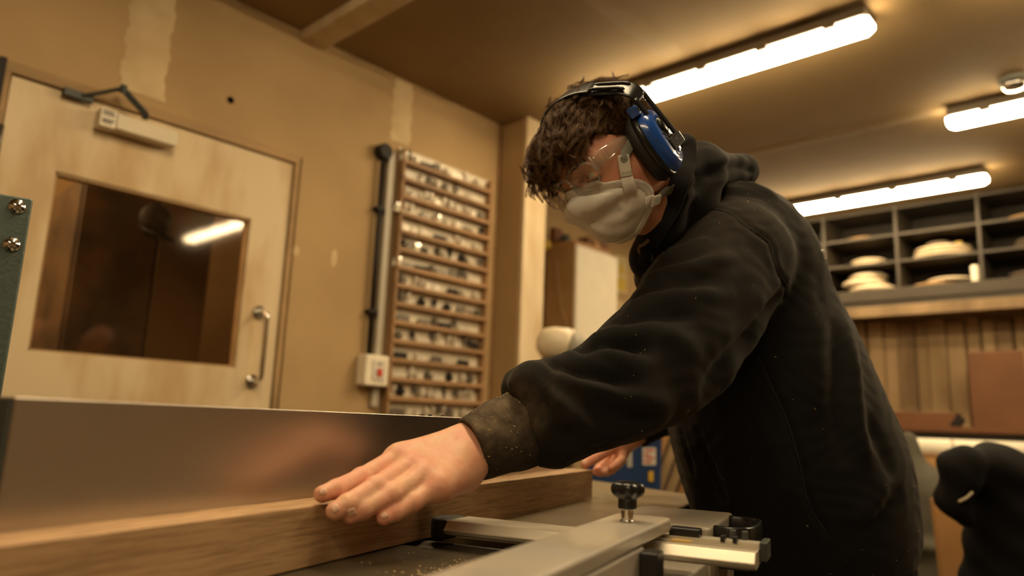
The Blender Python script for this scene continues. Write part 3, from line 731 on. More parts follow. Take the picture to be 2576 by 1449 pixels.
# grey duffel and upright board in the gloom
q = K(2325, 1330, 2.9)
g = thing('dust_sack', 'slumped grey green dust sack standing behind the person', 'sack', (q[0], q[1], 0))
fz = Field(q - .30, q + np.array([.3, .3, .35]), .012); fz = Field((q[0] - .3, q[1] - .3, -.02), (q[0] + .3, q[1] + .3, 1.12), .012)
fz.cone((q[0], q[1], .16), (q[0] + .01, q[1], .78), .15, .12, .03); fz.cone((q[0] - .02, q[1], .8), (q[0] - .04, q[1], 1.0), .07, .035, .05); fz.ell((q[0], q[1], .60), (.13, .16, .05), k=.03)
fz.halfspace((0, 0, .0), (0, 0, -1))
V, F = fz.mesh(); obj('sack', (V, F), mat('sack_cloth', (.075, .065, .042), .85, noise=.3, nscale=9, bump=.3, bscale=30), g, smooth=True)
obj('tie', lathe(bmesh.new(), [(.052, -.008), (.058, 0), (.052, .008)], (q[0] - .02, q[1], .885), (0, 0, 1), 18), m_strap, g, smooth=True)
q2 = K(2385, 1330, 2.5)
o = tag(obj('upright_board', box(bmesh.new(), (-.045, -.012, 0), (.045, .012, q2[2] + .10), lambda p: Vector((q2[0], q2[1], 0)) + Vector((rt[0], rt[1], 0)) * p.x + Vector((hd[0], hd[1], 0)) * p.y + Vector((0, 0, p.z)) + Vector((rt[0], rt[1], 0)) * (.05 * (q2[2] - p.z))), m_orange, bevel=.003), 'orange brown board standing upright beside the black jacket', 'board')
# black jacket hung over a machine head at the right edge
q = K(2470, 1250, 1.9)
J = thing('work_jacket', 'black work jacket hung over a stand at the right edge', 'jacket', (q[0], q[1], 0))
fz = Field(K(2350, 1140, 1.9) - .35, K(2600, 1460, 1.9) + .35, .01)
fz.cone(K(2415, 1178, 1.88), K(2400, 1260, 1.88), .050, .040, .03); fz.cone(K(2400, 1260, 1.88), K(2425, 1305, 1.88), .040, .022, .02)
fz.cone(K(2425, 1170, 1.9), K(2500, 1185, 1.95), .045, .06, .04); fz.cone(K(2520, 1200, 1.95), K(2560, 1480, 1.95), .085, .13, .05); fz.cone(K(2640, 1210, 1.95), K(2680, 1500, 1.95), .08, .15, .05)
fz.cone(K(2480, 1360, 1.95), K(2470, 1460, 1.95), .03, .05, .03)
V, F = fz.mesh(); V = V + .004 * np.sin(V[:, [2]] * 60 + V[:, [0]] * 50) * vnormals(V, F)
obj('cloth', (V, F), m_trouser, J, smooth=True)
obj('cuff_trim', tube(bmesh.new(), spline([K(2412, 1262, 1.835), K(2432, 1252, 1.832), K(2446, 1238, 1.835)], 5), .004, 8), mat('reflective_strip', (.45, .38, .26), .4), J, smooth=True)
obj('stand_pole', tube(bmesh.new(), [(q[0] + .02, q[1] + .04, .03), tuple(K(2550, 1220, 1.97))], .018, 14), m_dark, J, smooth=True)
obj('stand_base', lathe(bmesh.new(), [(0, 0), (.2, 0), (.2, .02), (.04, .04), (0, .04)], (q[0] + .02, q[1] + .04, 0), (0, 0, 1), 28), m_dark, J)
qq = [K(2418, 1322, 2.0), K(2452, 1288, 2.0), K(2458, 1330, 2.0)]
b = bmesh.new(); prism(b, [tuple(v) for v in qq], (0, 0, 0), tuple(Kv(.0, 0, .01))); tag(obj('white_card', b, m_filler), 'small white card tucked behind the black jacket', 'card')

# ---- blue bin, leaning planks
q = K(1575, 1180, 2.62)
t = thing('dust_bin', 'blue bin with a yellow lid and white label beyond the planer', 'bin', (q[0], q[1], 0))
ztop = K(1575, 1092, 2.62)[2]
def frus(zlo, zhi, w0, w1, d0, d1, bm=None):
    bm = bm or bmesh.new(); e1 = Vector((rt[0], rt[1], 0)); e2 = Vector((hd[0], hd[1], 0)); c0 = Vector((q[0], q[1], 0)) + e1 * (-.03); V = []
    for z, w, dd in ((zlo, w0, d0), (zhi, w1, d1)):
        for sx, sy in ((-1, -1), (1, -1), (1, 1), (-1, 1)): V.append(bm.verts.new(c0 + e1 * sx * w + e2 * sy * dd + Vector((0, 0, z))))
    for f in ((0, 1, 2, 3), (4, 5, 6, 7), (0, 1, 5, 4), (1, 2, 6, 5), (2, 3, 7, 6), (3, 0, 4, 7)): bm.faces.new([V[i] for i in f])
    return bm
obj('tub', frus(0, ztop, .115, .135, .11, .13), m_blue, t, bevel=.012)
obj('lid', frus(ztop, ztop + .040, .15, .14, .145, .135), m_yellow, t, bevel=.008)
e1 = np.array([rt[0], rt[1], 0]); e2 = np.array([hd[0], hd[1], 0])
def face_q(x, y, off=.0): # on the bin's front
    c0 = np.array([q[0], q[1], 0]) - e1 * .03 - e2 * (.126 + off); return onplane(x, y, e2, c0 @ e2)
def sticker(x0, y0, x1, y1, off):
    P = [face_q(a, b, off) for a, b in ((x0, y0), (x1, y0), (x1, y1), (x0, y1))]; return prism(bmesh.new(), [tuple(v) for v in P], (0, 0, 0), tuple(e2 * .012))
lb = obj('label', sticker(1617, 1126, 1650, 1170, .004), mat('white_label', (.60, .55, .48), .5), t)
b = bmesh.new()
for k, (ya, xa, xb) in enumerate(((1131, 1622, 1645), (1142, 1620, 1634), (1150, 1624, 1646), (1160, 1620, 1640))):
    P = [face_q(a, c_, .0055) for a, c_ in ((xa, ya), (xb, ya), (xb, ya + 4), (xa, ya + 4))]; prism(b, [tuple(v) for v in P], (0, 0, 0), tuple(e2 * .002))
obj('red_lettering', b, m_red, lb)
obj('white_streak', sticker(1578, 1112, 1590, 1175, .004), mat('dusty_white', (.42, .40, .34), .6), t)
obj('yellow_clip', sticker(1632, 1186, 1644, 1212, .006), m_yellow, t, bevel=.002)
lean = [(1674, 2.80, .0215, 0), (1706, 2.82, .0200, 1), (1640, 2.84, .0215, 2), (1738, 2.86, .0205, 3), (1772, 2.88, .022, 4)]
for k, (x, dd, w, i) in enumerate(lean):
    base = K(x - 231, 1732, dd); base[2] = 0; top = K(x + 25, 1020, dd + .12)
    ax = Vector(top - base).normalized(); s_ = Vector((rt[0], rt[1], 0)); s_ = (s_ - ax * s_.dot(ax)).normalized(); n_ = ax.cross(s_)
    L = (Vector(top) - Vector(base)).length + .12
    o = obj('leaning_plank', box(bmesh.new(), (-w * .8, -.011, 0), (w * .8, .011, L), lambda p: Vector(base) + s_ * p.x + n_ * p.y + ax * p.z), (m_orange, m_plank, m_orange, m_plank, m_orange)[i], bevel=.002)
    tag(o, ('orange tan plank leaning just behind the blue bin', 'pale plank leaning second behind the bin', 'tan plank leaning behind the bin lid', 'pale plank leaning behind the hoodie front', 'orange plank leaning hidden behind the hoodie')[k], 'plank', 'planks leaning beyond the bin')

qb = K(1720, 1150, 3.15)  # dark sheet added so the gaps between the planks read as shade
bd = box(bmesh.new(), (-.30, -.01, 0), (.22, .01, qb[2] + .10), lambda p: Vector((qb[0], qb[1], 0)) + Vector((rt[0], rt[1], 0)) * p.x + Vector((hd[0], hd[1], 0)) * p.y + Vector((0, 0, p.z)))
tag(obj('gap_shade_sheet', bd, m_shelf, bevel=.002), 'dark sheet added behind the leaning planks as the shade in their gaps', 'sheet')
# ---- ceiling lamps
def lamp(x0, x1, y, label):
    t = thing('ceiling_lamp', label, 'lamp', ((x0 + x1) / 2, y, ZC), 'linear lamps under the ceiling')
    sec = [(-.050, 2.402), (-.047, 2.381), (-.032, 2.366), (.032, 2.366), (.047, 2.381), (.050, 2.402)]
    bm = bmesh.new(); n = 1
    ends = []
    for x, s in ((x0, .72), (x0 + .022, 1), (x1 - .022, 1), (x1, .72)):
        ends.append([bm.verts.new((x, y + a * s, 2.402 - (2.402 - z) * s)) for a, z in sec])
    for A, B in zip(ends[:-1], ends[1:]):
        for k in range(6): bm.faces.new((A[k], A[(k + 1) % 6], B[(k + 1) % 6], B[k]))
    bm.faces.new(ends[0]); bm.faces.new(ends[-1][::-1])
    obj('diffuser', bm, m_lamp, t)
    obj('housing', wbox((x0 + .005, y - .058, 2.4025), (x1 - .005, y + .058, 2.438)), mat('lamp_housing', (.16, .125, .08), .6) if 'lamp_housing' not in MATS else MATS['lamp_housing'], t, bevel=.006)
    for k in range(5):
        xx = x0 + (x1 - x0) * (k + .5) / 5
        obj('clip', wbox((xx - .02, y - .062, 2.390), (xx + .02, y - .0505, 2.418)), MATS['lamp_housing'], t)
        obj('clip', wbox((xx - .02, y + .0505, 2.390), (xx + .02, y + .062, 2.418)), MATS['lamp_housing'], t)
    for xx in (x0 + .2, x1 - .2): obj('mounting', wbox((xx - .03, y - .02, 2.438), (xx + .03, y + .02, ZC)), MATS['lamp_housing'], t)
lamp(-1.87, -.66, 2.465, 'long bright lamp behind the hair of the person')
lamp(-2.16, -.66, 4.42, 'long bright lamp above the hoodie back, before the pigeonholes')
lamp(-.655, .845, 3.52, 'long bright lamp cut by the right edge of the view')
lamp(-.33, 1.17, 2.465, 'long lamp mirrored in the door glass')
lamp(-1.5, 0., .62, 'unseen long lamp added over the planer fence to light the hands')  # added out of view, lights hand and sleeve from above
lamp(-.2, 1.3, -1.0, 'unseen long lamp added behind the camera')  # added out of view as extra light from behind the camera
lamp(-3.7, -2.6, .2, 'unseen short lamp added to brighten the room beyond the door')  # added out of sight to lift the view through the door glass
lamp(-3.7, -2.6, -.7, 'second unseen short lamp added to brighten the room beyond the door')  # another added lamp, the room stays too dark with one
q = onplane(2552, 215, (0, 0, 1), 2.42)
s = thing('smoke_detector', 'round clear ceiling fitting at the right edge of the view', 'detector', (q[0], q[1], 2.42))
obj('base', lathe(bmesh.new(), [(0, .03), (.055, .03), (.055, .014), (.048, .01), (0, .01)], (q[0], q[1], 2.42), (0, 0, 1), 24), m_strap, s)
obj('lens', lathe(bmesh.new(), [(.046, .012), (.044, -.006), (.03, -.018), (0, -.022)], (q[0], q[1], 2.42), (0, 0, 1), 24), m_chrome, s, smooth=True)

# ---- green machine cabinet at the left edge
cA = np.array([-1.04, .235, 0]); dm = np.array([.26, .966, 0]); dn = np.array([-.966, .26, 0])
g = thing('machine_cabinet', 'green grey machine cabinet with domed bolts at the left edge', 'machine', (cA[0] - .1, cA[1] - .2, 0))
def gbox(a0, a1, b0, b1, z0, z1, bm=None): return box(bm or bmesh.new(), (a0, b0, z0), (a1, b1, z1), lambda p: Vector(cA - dm * p.x + dn * p.y + np.array([0, 0, p.z])))
obj('body', gbox(.012, .6, .004, .30, .02, 1.255), m_greendark, g, bevel=.004)
obj('side_panel', gbox(0, .6, -.004, .003, .35, 1.262), m_green, g, bevel=.003)
obj('plinth', gbox(.02, .58, .02, .28, 0, .02), m_dark, g)
def gp(x, y): # on the panel face
    c0 = cA - dn * .004; return onplane(x, y, dn, c0 @ dn)
for (x, y) in ((42, 520), (28, 615)):
    p = gp(x, y)
    bo = obj('bolt', lathe(bmesh.new(), [(.0095, 0), (.0095, .0015), (.0075, .0022), (.006, .005), (0, .0062)], p, -dn, 20), m_chrome, g, smooth=True)

# ================================================================== the surface planer
ZTB = .87
FX = -.5185; BX0, BX1 = -.5175, -.4690
pl = thing('surface_planer', 'surface planer with iron tables, aluminium fence and bridge guard', 'planer', tuple(Mp(-.42, .7, 0)))
# outfeed table with its skewed far end, infeed table, lip
ft = [Mp(-.80, 1.99, ZTB), Mp(-.327, 1.655, ZTB), Mp(-.292, 1.57, ZTB), Mp(-.292, .825, ZTB), Mp(-.80, .825, ZTB)]
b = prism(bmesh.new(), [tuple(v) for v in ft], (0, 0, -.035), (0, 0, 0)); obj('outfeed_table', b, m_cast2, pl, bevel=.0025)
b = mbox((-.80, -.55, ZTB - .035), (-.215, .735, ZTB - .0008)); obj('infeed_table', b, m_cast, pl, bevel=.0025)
# cutter block between the tables
b = bmesh.new(); c0, c1 = Mp(-.79, .78, ZTB - .038), Mp(-.30, .78, ZTB - .038); tube(b, [c0, c1], .036, 28); obj('cutter_block', b, m_steel, pl, smooth=True)
b = mbox((-.74, -.40, .10), (-.25, 1.45, ZTB - .0352)); obj('body', b, m_greendark, pl, bevel=.01)
b = mbox((-.72, -.35, 0), (-.27, 1.40, .10)); obj('plinth', b, m_dark, pl)
# fence: hollow aluminium extrusion
fn = bmesh.new(); mbox((FX - .030, .312, ZTB + .001), (FX, 1.383, 1.0145), fn); obj('fence', fn, m_alu, pl, bevel=.0012)
fn = mbox((FX - .031, .3085, ZTB + .004), (FX - .001, .3118, 1.013)); obj('fence_end_cap', fn, m_greendark, pl)
fn = mbox((FX - .034, 1.3832, ZTB + .001), (FX - .006, 1.40, .985)); obj('fence_end_cap', fn, m_black, pl, bevel=.003)
b = mbox((FX - .16, .62, ZTB + .0), (FX - .0305, .70, .93)); mbox((FX - .30, .63, ZTB), (FX - .16, .69, .90), b); obj('fence_bracket', b, m_greendark, pl, bevel=.004)
b = mbox((FX - .21, .29, .955), (FX - .09, .335, .985)); mbox((FX - .21, .30, .87), (FX - .12, .33, .955), b); obj('fence_stop', b, m_dark, pl, bevel=.003)
# small screws and a spring on top of the fence behind the cuff
for mm in (.862, .885, .92):
    obj('fence_screw', lathe(bmesh.new(), [(0, 0), (.0028, 0), (.0028, .002), (0, .0026)], Mp(FX - .018, mm, 1.0145), (0, 0, 1), 12), m_black if mm > .88 else m_chrome, pl)
# bridge guard: support bar
ZA = .8965
b = bmesh.new(); mbox((-.2405, -.15, ZA + .0065), (-.180, .800, .9175), b)
bar = obj('guard_bar', b, m_grey, pl, bevel=.004, seg=3)
b = mbox((-.1985, -.15, ZA - .026), (-.180, .690, ZA + .006)); obj('bar_skirt', b, m_grey, bar, bevel=.003)
b = mbox((-.2405, -.15, ZA - .026), (-.222, .66, ZA + .006)); obj('bar_skirt', b, m_grey, bar, bevel=.003)
b = mbox((-.182, .795, ZA - .004), (-.150, .812, ZA + .012)); obj('guide_lug', b, m_black, bar, bevel=.002)
b = mbox((-.1795, .668, ZA - .021), (-.163, .694, ZA + .004)); obj('clamp_jaw', b, m_black, bar, bevel=.002)
b = mbox((-.175, -.15, ZA - .075), (-.135, .72, ZA - .035)); obj('lower_rail', b, m_grey, bar, bevel=.006)
# knob
kc = Mp(-.202, .735, .9175)
kc = onplane(1578, 1312, (0, 0, 1), .9175)
kn = obj('clamp_stem', lathe(bmesh.new(), [(0, 0), (.0078, 0), (.0078, .0012), (.0060, .0018), (.0060, .0115), (.0068, .0118), (.0068, .0130), (0, .0130)], kc, (0, 0, 1), 24), m_chrome, pl, smooth=False, bevel=.0004)
fz = Field(kc + np.array([-.022, -.022, .008]), kc + np.array([.022, .022, .045]), .0009)
fz.cone(kc + np.array([0, 0, .010]), kc + np.array([0, 0, .028]), .0092, .0092, .001)
fz.halfspace(kc + np.array([0, 0, .0122]), (0, 0, -1), .001)
for k in range(5):
    a = 2 * math.pi * k / 5 + .35; e = kc + np.array([math.cos(a) * .0092, math.sin(a) * .0092, .0315])
    fz.cone(kc + np.array([0, 0, .0315]), e, .0088, .0082, .004)
fz.halfspace(kc + np.array([0, 0, .0395]), (0, 0, 1), .004)
V, F = fz.mesh(); obj('clamp_knob', (V, F), m_black, kn, smooth=True)
# sliding aluminium arm (bevelled flat profile) with black nose
def arm(x0, x1, m, name, y0=.752, y1=.816, z1=ZA, taper=0):
    sec = [(y0 + .009, z1), (y1 - .004, z1), (y1, z1 - .004), (y1, z1 - .014), (y0 + .012, z1 - .017), (y0 + .002, z1 - .014), (y0, z1 - .0095)]
    b = bmesh.new(); A = [b.verts.new(Mp(x0, a, z)) for a, z in sec]; B = [b.verts.new(Mp(x1, a, z)) for a, z in sec]
    b.faces.new(A); b.faces.new(B[::-1])
    for i in range(len(sec)): b.faces.new((A[i], B[i], B[(i + 1) % len(sec)], A[(i + 1) % len(sec)]))
    return obj(name, b, m, pl, bevel=.0012)
am = arm(-.4300, -.0905, m_aluw, 'guard_arm')
b = mbox((-.20, .7935, ZA + .0005), (-.085, .8155, ZA + .0035)); mbox((-.20, .777, ZA + .0003), (-.0915, .7795, ZA + .0022), b); obj('slide_rail', b, m_aluw, am)
for a in (-.1285, -.1165): obj('rail_block', mbox((a, .790, ZA + .002), (a + .0045, .803, ZA + .009)), m_black, am, bevel=.0008)
for a in (-.1225, -.1105): obj('rail_block', mbox((a, .812, ZA + .002), (a + .0055, .822, ZA + .012)), m_greendark, am, bevel=.0008)
obj('end_plate', mbox((-.0905, .788, ZA - .012), (-.0835, .826, ZA + .006)), m_greendark, am, bevel=.001)
obj('brass_plate', mbox((-.176, .776, ZA + .0004), (-.156, .788, ZA + .0016)), m_yellow, am)
b = bmesh.new(); wl = [(-.4305, .760), (-.4305, .806), (-.4385, .812), (-.4495, .806), (-.4585, .795), (-.4605, .783), (-.4565, .770), (-.4465, .760), (-.4385, .756)]
prism(b, [tuple(Mp(x, y, 0)) for x, y in wl], (0, 0, ZA - .022), (0, 0, ZA + .0005)); obj('rubber_nose', b, m_rubber, am, bevel=.003)
# second support casting beside the outfeed table
b = mbox((-.288, .90, .60), (-.158, 1.085, .8985)); cs = obj('guard_column', b, m_grey, pl, bevel=.005)
b = bmesh.new(); pts = [Mp(-.158, .93, .885), Mp(-.135, .93, .885), Mp(-.118, .95, .885), Mp(-.118, 1.03, .885), Mp(-.135, 1.05, .885), Mp(-.158, 1.05, .885)]
tube(b, spline(pts, 5), 1, 10, flat=(.004, .013)); obj('column_handle', b, m_black, cs, smooth=True)
obj('handle_mount', mbox((-.158, .95, .845), (-.12, 1.04, .868)), m_black, cs, bevel=.003)
b = bmesh.new(); tube(b, [Mp(-.10, .80, .835), Mp(.06, .80, .835)], .006, 12); tube(b, [Mp(-.10, .80, .80), Mp(.03, .80, .80)], .007, 12); tube(b, [Mp(-.158, .93, .835), Mp(-.10, .80, .835)], .006, 12)
obj('control_rod', b, m_steel, pl, smooth=True)
# pale streak-free guard under the arm
obj('front_panel', mbox((-.214, .70, .55), (-.160, .8995, .862)), m_grey, pl, bevel=.004)

# the oak beam being planed
bm_ = mbox((BX0, -.42, ZTB), (BX1, 1.397, ZTB + .0550))
# rebase so that object axes follow the board: build locally and rotate the object
bb_ = bmesh.new(); L_ = 1.817; box(bb_, (-(BX1 - BX0) / 2, -L_ / 2, 0), ((BX1 - BX0) / 2, L_ / 2, .055)); bm_.free()
me = bpy.data.meshes.new('oak_beam'); bmesh.ops.recalc_face_normals(bb_, faces=bb_.faces); bb_.to_mesh(me); bb_.free(); me.materials.append(m_oak)
beam = bpy.data.objects.new('oak_beam', me); COL.objects.link(beam)
beam.location = Vector(Mp((BX0 + BX1) / 2, 1.397 - L_ / 2, ZTB + .0002)); beam.rotation_euler = (0, 0, MYAW)
md = beam.modifiers.new('bevel', 'BEVEL'); md.width = .0008; md.segments = 2
tag(beam, 'long planed oak beam pressed against the aluminium fence', 'beam')
# sawdust specks on the infeed table
def specks(name, pos, nrm, size, m, parent):
    V = []; Fc = []
    for p, n in zip(pos, nrm):
        p = np.array(p); n = np.array(n); a = np.cross(n, rng.normal(size=3)); a /= np.linalg.norm(a) + 1e-9; c = np.cross(n, a)
        s = size * (.5 + rng.random()); i = len(V); l = s * (1 + 1.6 * (rng.random() < .2))
        V += [p + a * l, p + c * s * .7, p - a * l, p - c * s * .7, p + n * s * .6, p - n * s * .3]
        Fc += [(i, i + 1, i + 4), (i + 1, i + 2, i + 4), (i + 2, i + 3, i + 4), (i + 3, i, i + 4), (i + 1, i, i + 5), (i + 2, i + 1, i + 5), (i + 3, i + 2, i + 5), (i, i + 3, i + 5)]
    o = obj(name, (V, Fc), m, parent); o['kind'] = 'stuff'; return o
P = [Mp(-.46 + .2 * rng.random(), .30 + .4 * rng.random(), ZTB) for _ in range(160)] + [Mp(-.36 + rng.normal() * .02, .63 + rng.normal() * .03, ZTB) for _ in range(90)]
specks('wood_dust', P, [np.array([0, 0, 1.])] * len(P), .0009, m_dust, pl)

# ================================================================== the person
HO = CC + Kv(.146, .170, 1.05)
HF = Kv(-.593, -.573, -.565); HF /= np.linalg.norm(HF)
R0 = Kv(-.54, -.24, .81); HL = -(R0 - HF * (R0 @ HF)); HL /= np.linalg.norm(HL)
HU = np.cross(HF, HL)
HM = np.stack([HF, HL, HU], 1)
def Hp(f, l, u): return HO + HM @ np.array([f, l, u])
def Hs(V): return HO + np.asarray(V) @ HM.T
def to_local(p): return HM.T @ (np.array(p) - HO)

foot = np.array([K(2040, 1400, 1.30)[0], K(2040, 1400, 1.30)[1], 0])
person = thing('person', 'person in black hooded top leaning over the planer, both hands on the beam', 'person', foot)

# ---- head: modelled in its own frame (forward, left, up)
Fd = Field((-.115, -.095, -.17), (.125, .095, .135), .0021)
Fd.ell((-.008, 0, .034), (.088, .073, .080), k=.01)                # cranium
Fd.ell((-.030, 0, .010), (.066, .064, .062), k=.03)
Fd.ell((.030, 0, .020), (.054, .060, .062), k=.03)                 # forehead and temples
Fd.ell((.030, 0, -.024), (.046, .054, .052), k=.03)                # face mass
Fd.cone((.000, .052, -.030), (.053, .014, -.060), .016, .014, .02); Fd.cone((.000, -.052, -.030), (.053, -.014, -.060), .016, .014, .02)
Fd.cone((.052, .012, -.060), (.052, -.012, -.060), .0145, .0145, .015)          # chin
Fd.cone((.050, .038, -.008), (.015, .058, -.004), .014, .012, .02); Fd.cone((.050, -.038, -.008), (.015, -.058, -.004), .014, .012, .02)   # cheekbones
Fd.ell((.048, .034, -.032), (.024, .022, .026), k=.02); Fd.ell((.048, -.034, -.032), (.024, .022, .026), k=.02)
for s in (1, -1):
    Fd.ell((.086, .031 * s, .020), (.025, .022, .0145), k=.012, op='cut')  # sockets
    Fd.ell((.060, .031 * s, .021), (.0130, .0145, .0120), k=.003)           # eyeball under lids
    Fd.cone((.078, .014 * s, .036), (.066, .048 * s, .038), .0062, .0055, .012)   # brow
    Fd.cone((.0735, .022 * s, .016), (.0735, .040 * s, .0165), .0022, .0022, .003)    # lowered lid edge
Fd.cone((.074, 0, .028), (.086, 0, -.006), .0078, .0090, .010)       # nose
Fd.ell((.086, 0, -.008), (.010, .010, .008), k=.006)
for s in (1, -1): Fd.ell((.078, .012 * s, -.011), (.009, .0065, .007), k=.006)
Fd.cone((.070, .020, -.036), (.070, -.020, -.036), .0062, .0062, .008); Fd.cone((.068, .017, -.046), (.068, -.017, -.046), .0068, .0068, .008)
Fd.cone((.078, .022, -.041), (.078, -.022, -.041), .0026, .0026, .003, op='cut')
for s in (1, -1):   # ears (under the defenders)
    Fd.ell((-.008, .074 * s, .004), (.016, .007, .028), k=.006); Fd.ell((-.004, .079 * s, .006), (.009, .004, .016), k=.003, op='cut')
neckb = to_local(K(1800, 560, 1.27))
Fd.cone((-.030, 0, -.040), tuple(np.array([-.030, 0, -.045]) + (neckb - np.array([-.030, 0, -.045])) * .75), .050, .056, .03)
Fd.cone((.012, 0, -.072), (-.03, 0, -.10), .026, .036, .03)
V, F = Fd.mesh(); V = Hs(relax(V, F, 1)); VS = [V]; FS = [F]; nv = len(V)
headT = BVHTree.FromPolygons([tuple(v) for v in V], [tuple(int(i) for i in f) for f in F])
def snap(p, off):
    q = headT.find_nearest(Vector(p)); n = np.array(q[1]); l = np.array(q[0]); h = (np.array(p) - l) @ n
    return l + n * off if h < off else np.array(p)
def glue(p, off):
    q = headT.find_nearest(Vector(p)); return np.array(q[0]) + np.array(q[1]) * off
def hnormal(p): return Vector(headT.find_nearest(Vector(p))[1])
# ---- hands
def chain(fl, pts, rad, k=.004):
    for (a, b, ra, rb) in zip(pts[:-1], pts[1:], rad[:-1], rad[1:]): fl.cone(a, b, ra, rb, k)
LW = K(1180, 1139, .832)
fing = {
 'index': ([(1000, 1152, .795), (908, 1203, .745), (846, 1230, .712), (811, 1243, .700)], [.0118, .0103, .0092, .0083]),
 'middle': ([(1036, 1170, .782), (944, 1226, .728), (874, 1268, .697), (843, 1286, .688)], [.0120, .0107, .0098, .0090]),
 'ring': ([(1068, 1194, .771), (984, 1245, .728), (912, 1281, .704), (882, 1296, .698)], [.0120, .0105, .0097, .0088]),
 'pinky': ([(1100, 1224, .762), (1038, 1263, .738), (994, 1288, .722), (966, 1302, .714)], [.0115, .0093, .0085, .0078])}
FP = {k: [K(*p) for p in v[0]] for k, v in fing.items()}
allp = np.array([p for v in FP.values() for p in v] + [LW, K(1330, 1085, .88)])
Fl = Field(allp.min(0) - .035, allp.max(0) + .035, .0017)
for k, v in fing.items():
    P = FP[k]; r = v[1]
    chain(Fl, P, r, .0035)
    Fl.ell(P[1], (r[1] * 1.06,) * 3, k=.003)                                   # knuckle swell
    base = LW + (P[0] - LW) * .16
    Fl.cone(base, P[0], .0165, r[0] * 1.02, .012)
    Fl.ell(P[0] - (CF * .002), (.0118,) * 3, k=.006)
# web between the fingers and the back of the hand
P = FP
Fl.cone(P['index'][0] * .86 + LW * .14, P['pinky'][0] * .86 + LW * .14, .0125, .0125, .012)
Fl.cone(P['index'][0] * .62 + LW * .38, P['pinky'][0] * .60 + LW * .40, .0145, .0145, .014)
Fl.cone(P['index'][0] * .35 + LW * .65, P['pinky'][0] * .32 + LW * .68, .0170, .0170, .014)
Fl.cone(K(1012, 1153, .795), K(1172, 1102, .842), .0110, .0175, .014)                     # thumb-side edge, straight up to the wrist
Fl.cone(K(1108, 1222, .766), K(1168, 1196, .812), .0130, .0200, .014)                     # heel of the hand
Fl.cone(LW, K(1330, 1080, .885), .0275, .030, .02, sq=(np.cross(K(1330, 1080, .885) - LW, P['index'][0] - P['pinky'][0]), 1.2))
th = [K(1125, 1135, .865), K(1062, 1188, .862), K(1010, 1212, .84), K(978, 1222, .822)]
chain(Fl, th, [.015, .0125, .011, .0095], .006)
for k, (x, y, d_, r_) in enumerate(((938, 1168, .775, .002),)): pass
V, F = Fl.mesh(); V = relax(V, F, 1)
HANDL = (V.copy(), F.copy())
FS.append(F + nv); VS.append(V); nv += len(V)
# right hand: thumb on the beam's top, fingers curled round its end
RW = K(1592, 1086, 1.465)
rp = {'thumb': ([(1562, 1112, 1.455), (1530, 1130, 1.447), (1495, 1152, 1.442), (1472, 1167, 1.440)], [.0150, .0130, .0115, .0095]),
      'index': ([(1560, 1120, 1.490), (1530, 1150, 1.500), (1506, 1180, 1.482), (1500, 1186, 1.460)], [.0120, .0105, .0095, .0088]),
      'middle': ([(1566, 1132, 1.480), (1550, 1160, 1.480), (1528, 1184, 1.462), (1509, 1188, 1.452)], [.0122, .0112, .0102, .0092]),
      'ring': ([(1566, 1138, 1.468), (1556, 1164, 1.460), (1538, 1180, 1.446), (1520, 1186, 1.440)], [.0120, .0108, .0100, .0090]),
      'pinky': ([(1564, 1136, 1.450), (1564, 1156, 1.440), (1552, 1168, 1.430), (1540, 1176, 1.430)], [.0112, .0098, .0090, .0082])}
RP = {k: [K(*p) for p in v[0]] for k, v in rp.items()}
allp = np.array([p for v in RP.values() for p in v] + [RW, K(1650, 1050, 1.49)])
Fr = Field(allp.min(0) - .04, allp.max(0) + .04, .0022)
for k, v in rp.items():
    chain(Fr, RP[k], v[1], .003)
    Fr.cone(RW + (RP[k][0] - RW) * .2, RP[k][0], .018, v[1][0] * 1.05, .008)
Fr.cone(RW, K(1660, 1040, 1.49), .027, .031, .02)
V, F = Fr.mesh(); V = relax(V, F, 1)
FS.append(F + nv); VS.append(V); nv += len(V)
# ---- torso, arms and legs under the clothes (coarse)
SHL, ELL = K(1838, 640, 1.13), K(1625, 945, .985)
SHR, ELR = K(1716, 660, 1.48), K(1780, 925, 1.53)
HIP = K(2045, 1400, 1.32); fl2 = lambda p, z: np.array([p[0], p[1], z])
hl, hr = HIP - CF * .10, HIP + CF * .10
ftl = fl2(hl, .0) + MX * .02 + hd * -.04; ftr = fl2(hr, .0) + MX * .03 + hd * .05
knl = (hl + ftl) / 2 + Kv(-.05, 0, 0); knr = (hr + ftr) / 2 + Kv(-.05, 0, 0); knl[2] = knr[2] = .47
lo = np.array([-1.2, -.2, -.01]); pts_ = np.array([SHL, ELL, SHR, ELR, HIP, hl, hr, ftl, ftr, knl, knr, RW, LW, neckb @ HM.T + HO])
Fb = Field(pts_.min(0) - .25, pts_.max(0) + .25, .011)
NB = HO + HM @ neckb
Fb.cone(NB, NB + (HO - NB) * .35, .062, .058, .04); Fb.cone(SHL, SHR, .065, .065, .05)
Fb.cone((SHL + SHR) / 2 + Kv(.03, -.10, 0), HIP + Kv(0, .1, 0), .125, .125, .08, sq=(CF, .8)); Fb.cone(hl, hr, .10, .10, .06)
for a, b_, c in ((SHL, ELL, K(1330, 1080, .885)), (SHR, ELR, K(1660, 1040, 1.49))): Fb.cone(a, b_, .055, .043, .03); Fb.cone(b_, c, .043, .029, .02)
for a, b_, c in ((hl, knl, ftl), (hr, knr, ftr)): Fb.cone(a, b_, .085, .058, .04); Fb.cone(b_, c + np.array([0, 0, .09]), .055, .04, .03); Fb.cone(c + np.array([0, 0, .06]), c + np.array([0, 0, .05]) - MX * .16, .038, .035, .02)
V, F = Fb.mesh(); FS.append(F + nv); VS.append(V)
V = np.concatenate(VS); F = np.concatenate(FS)
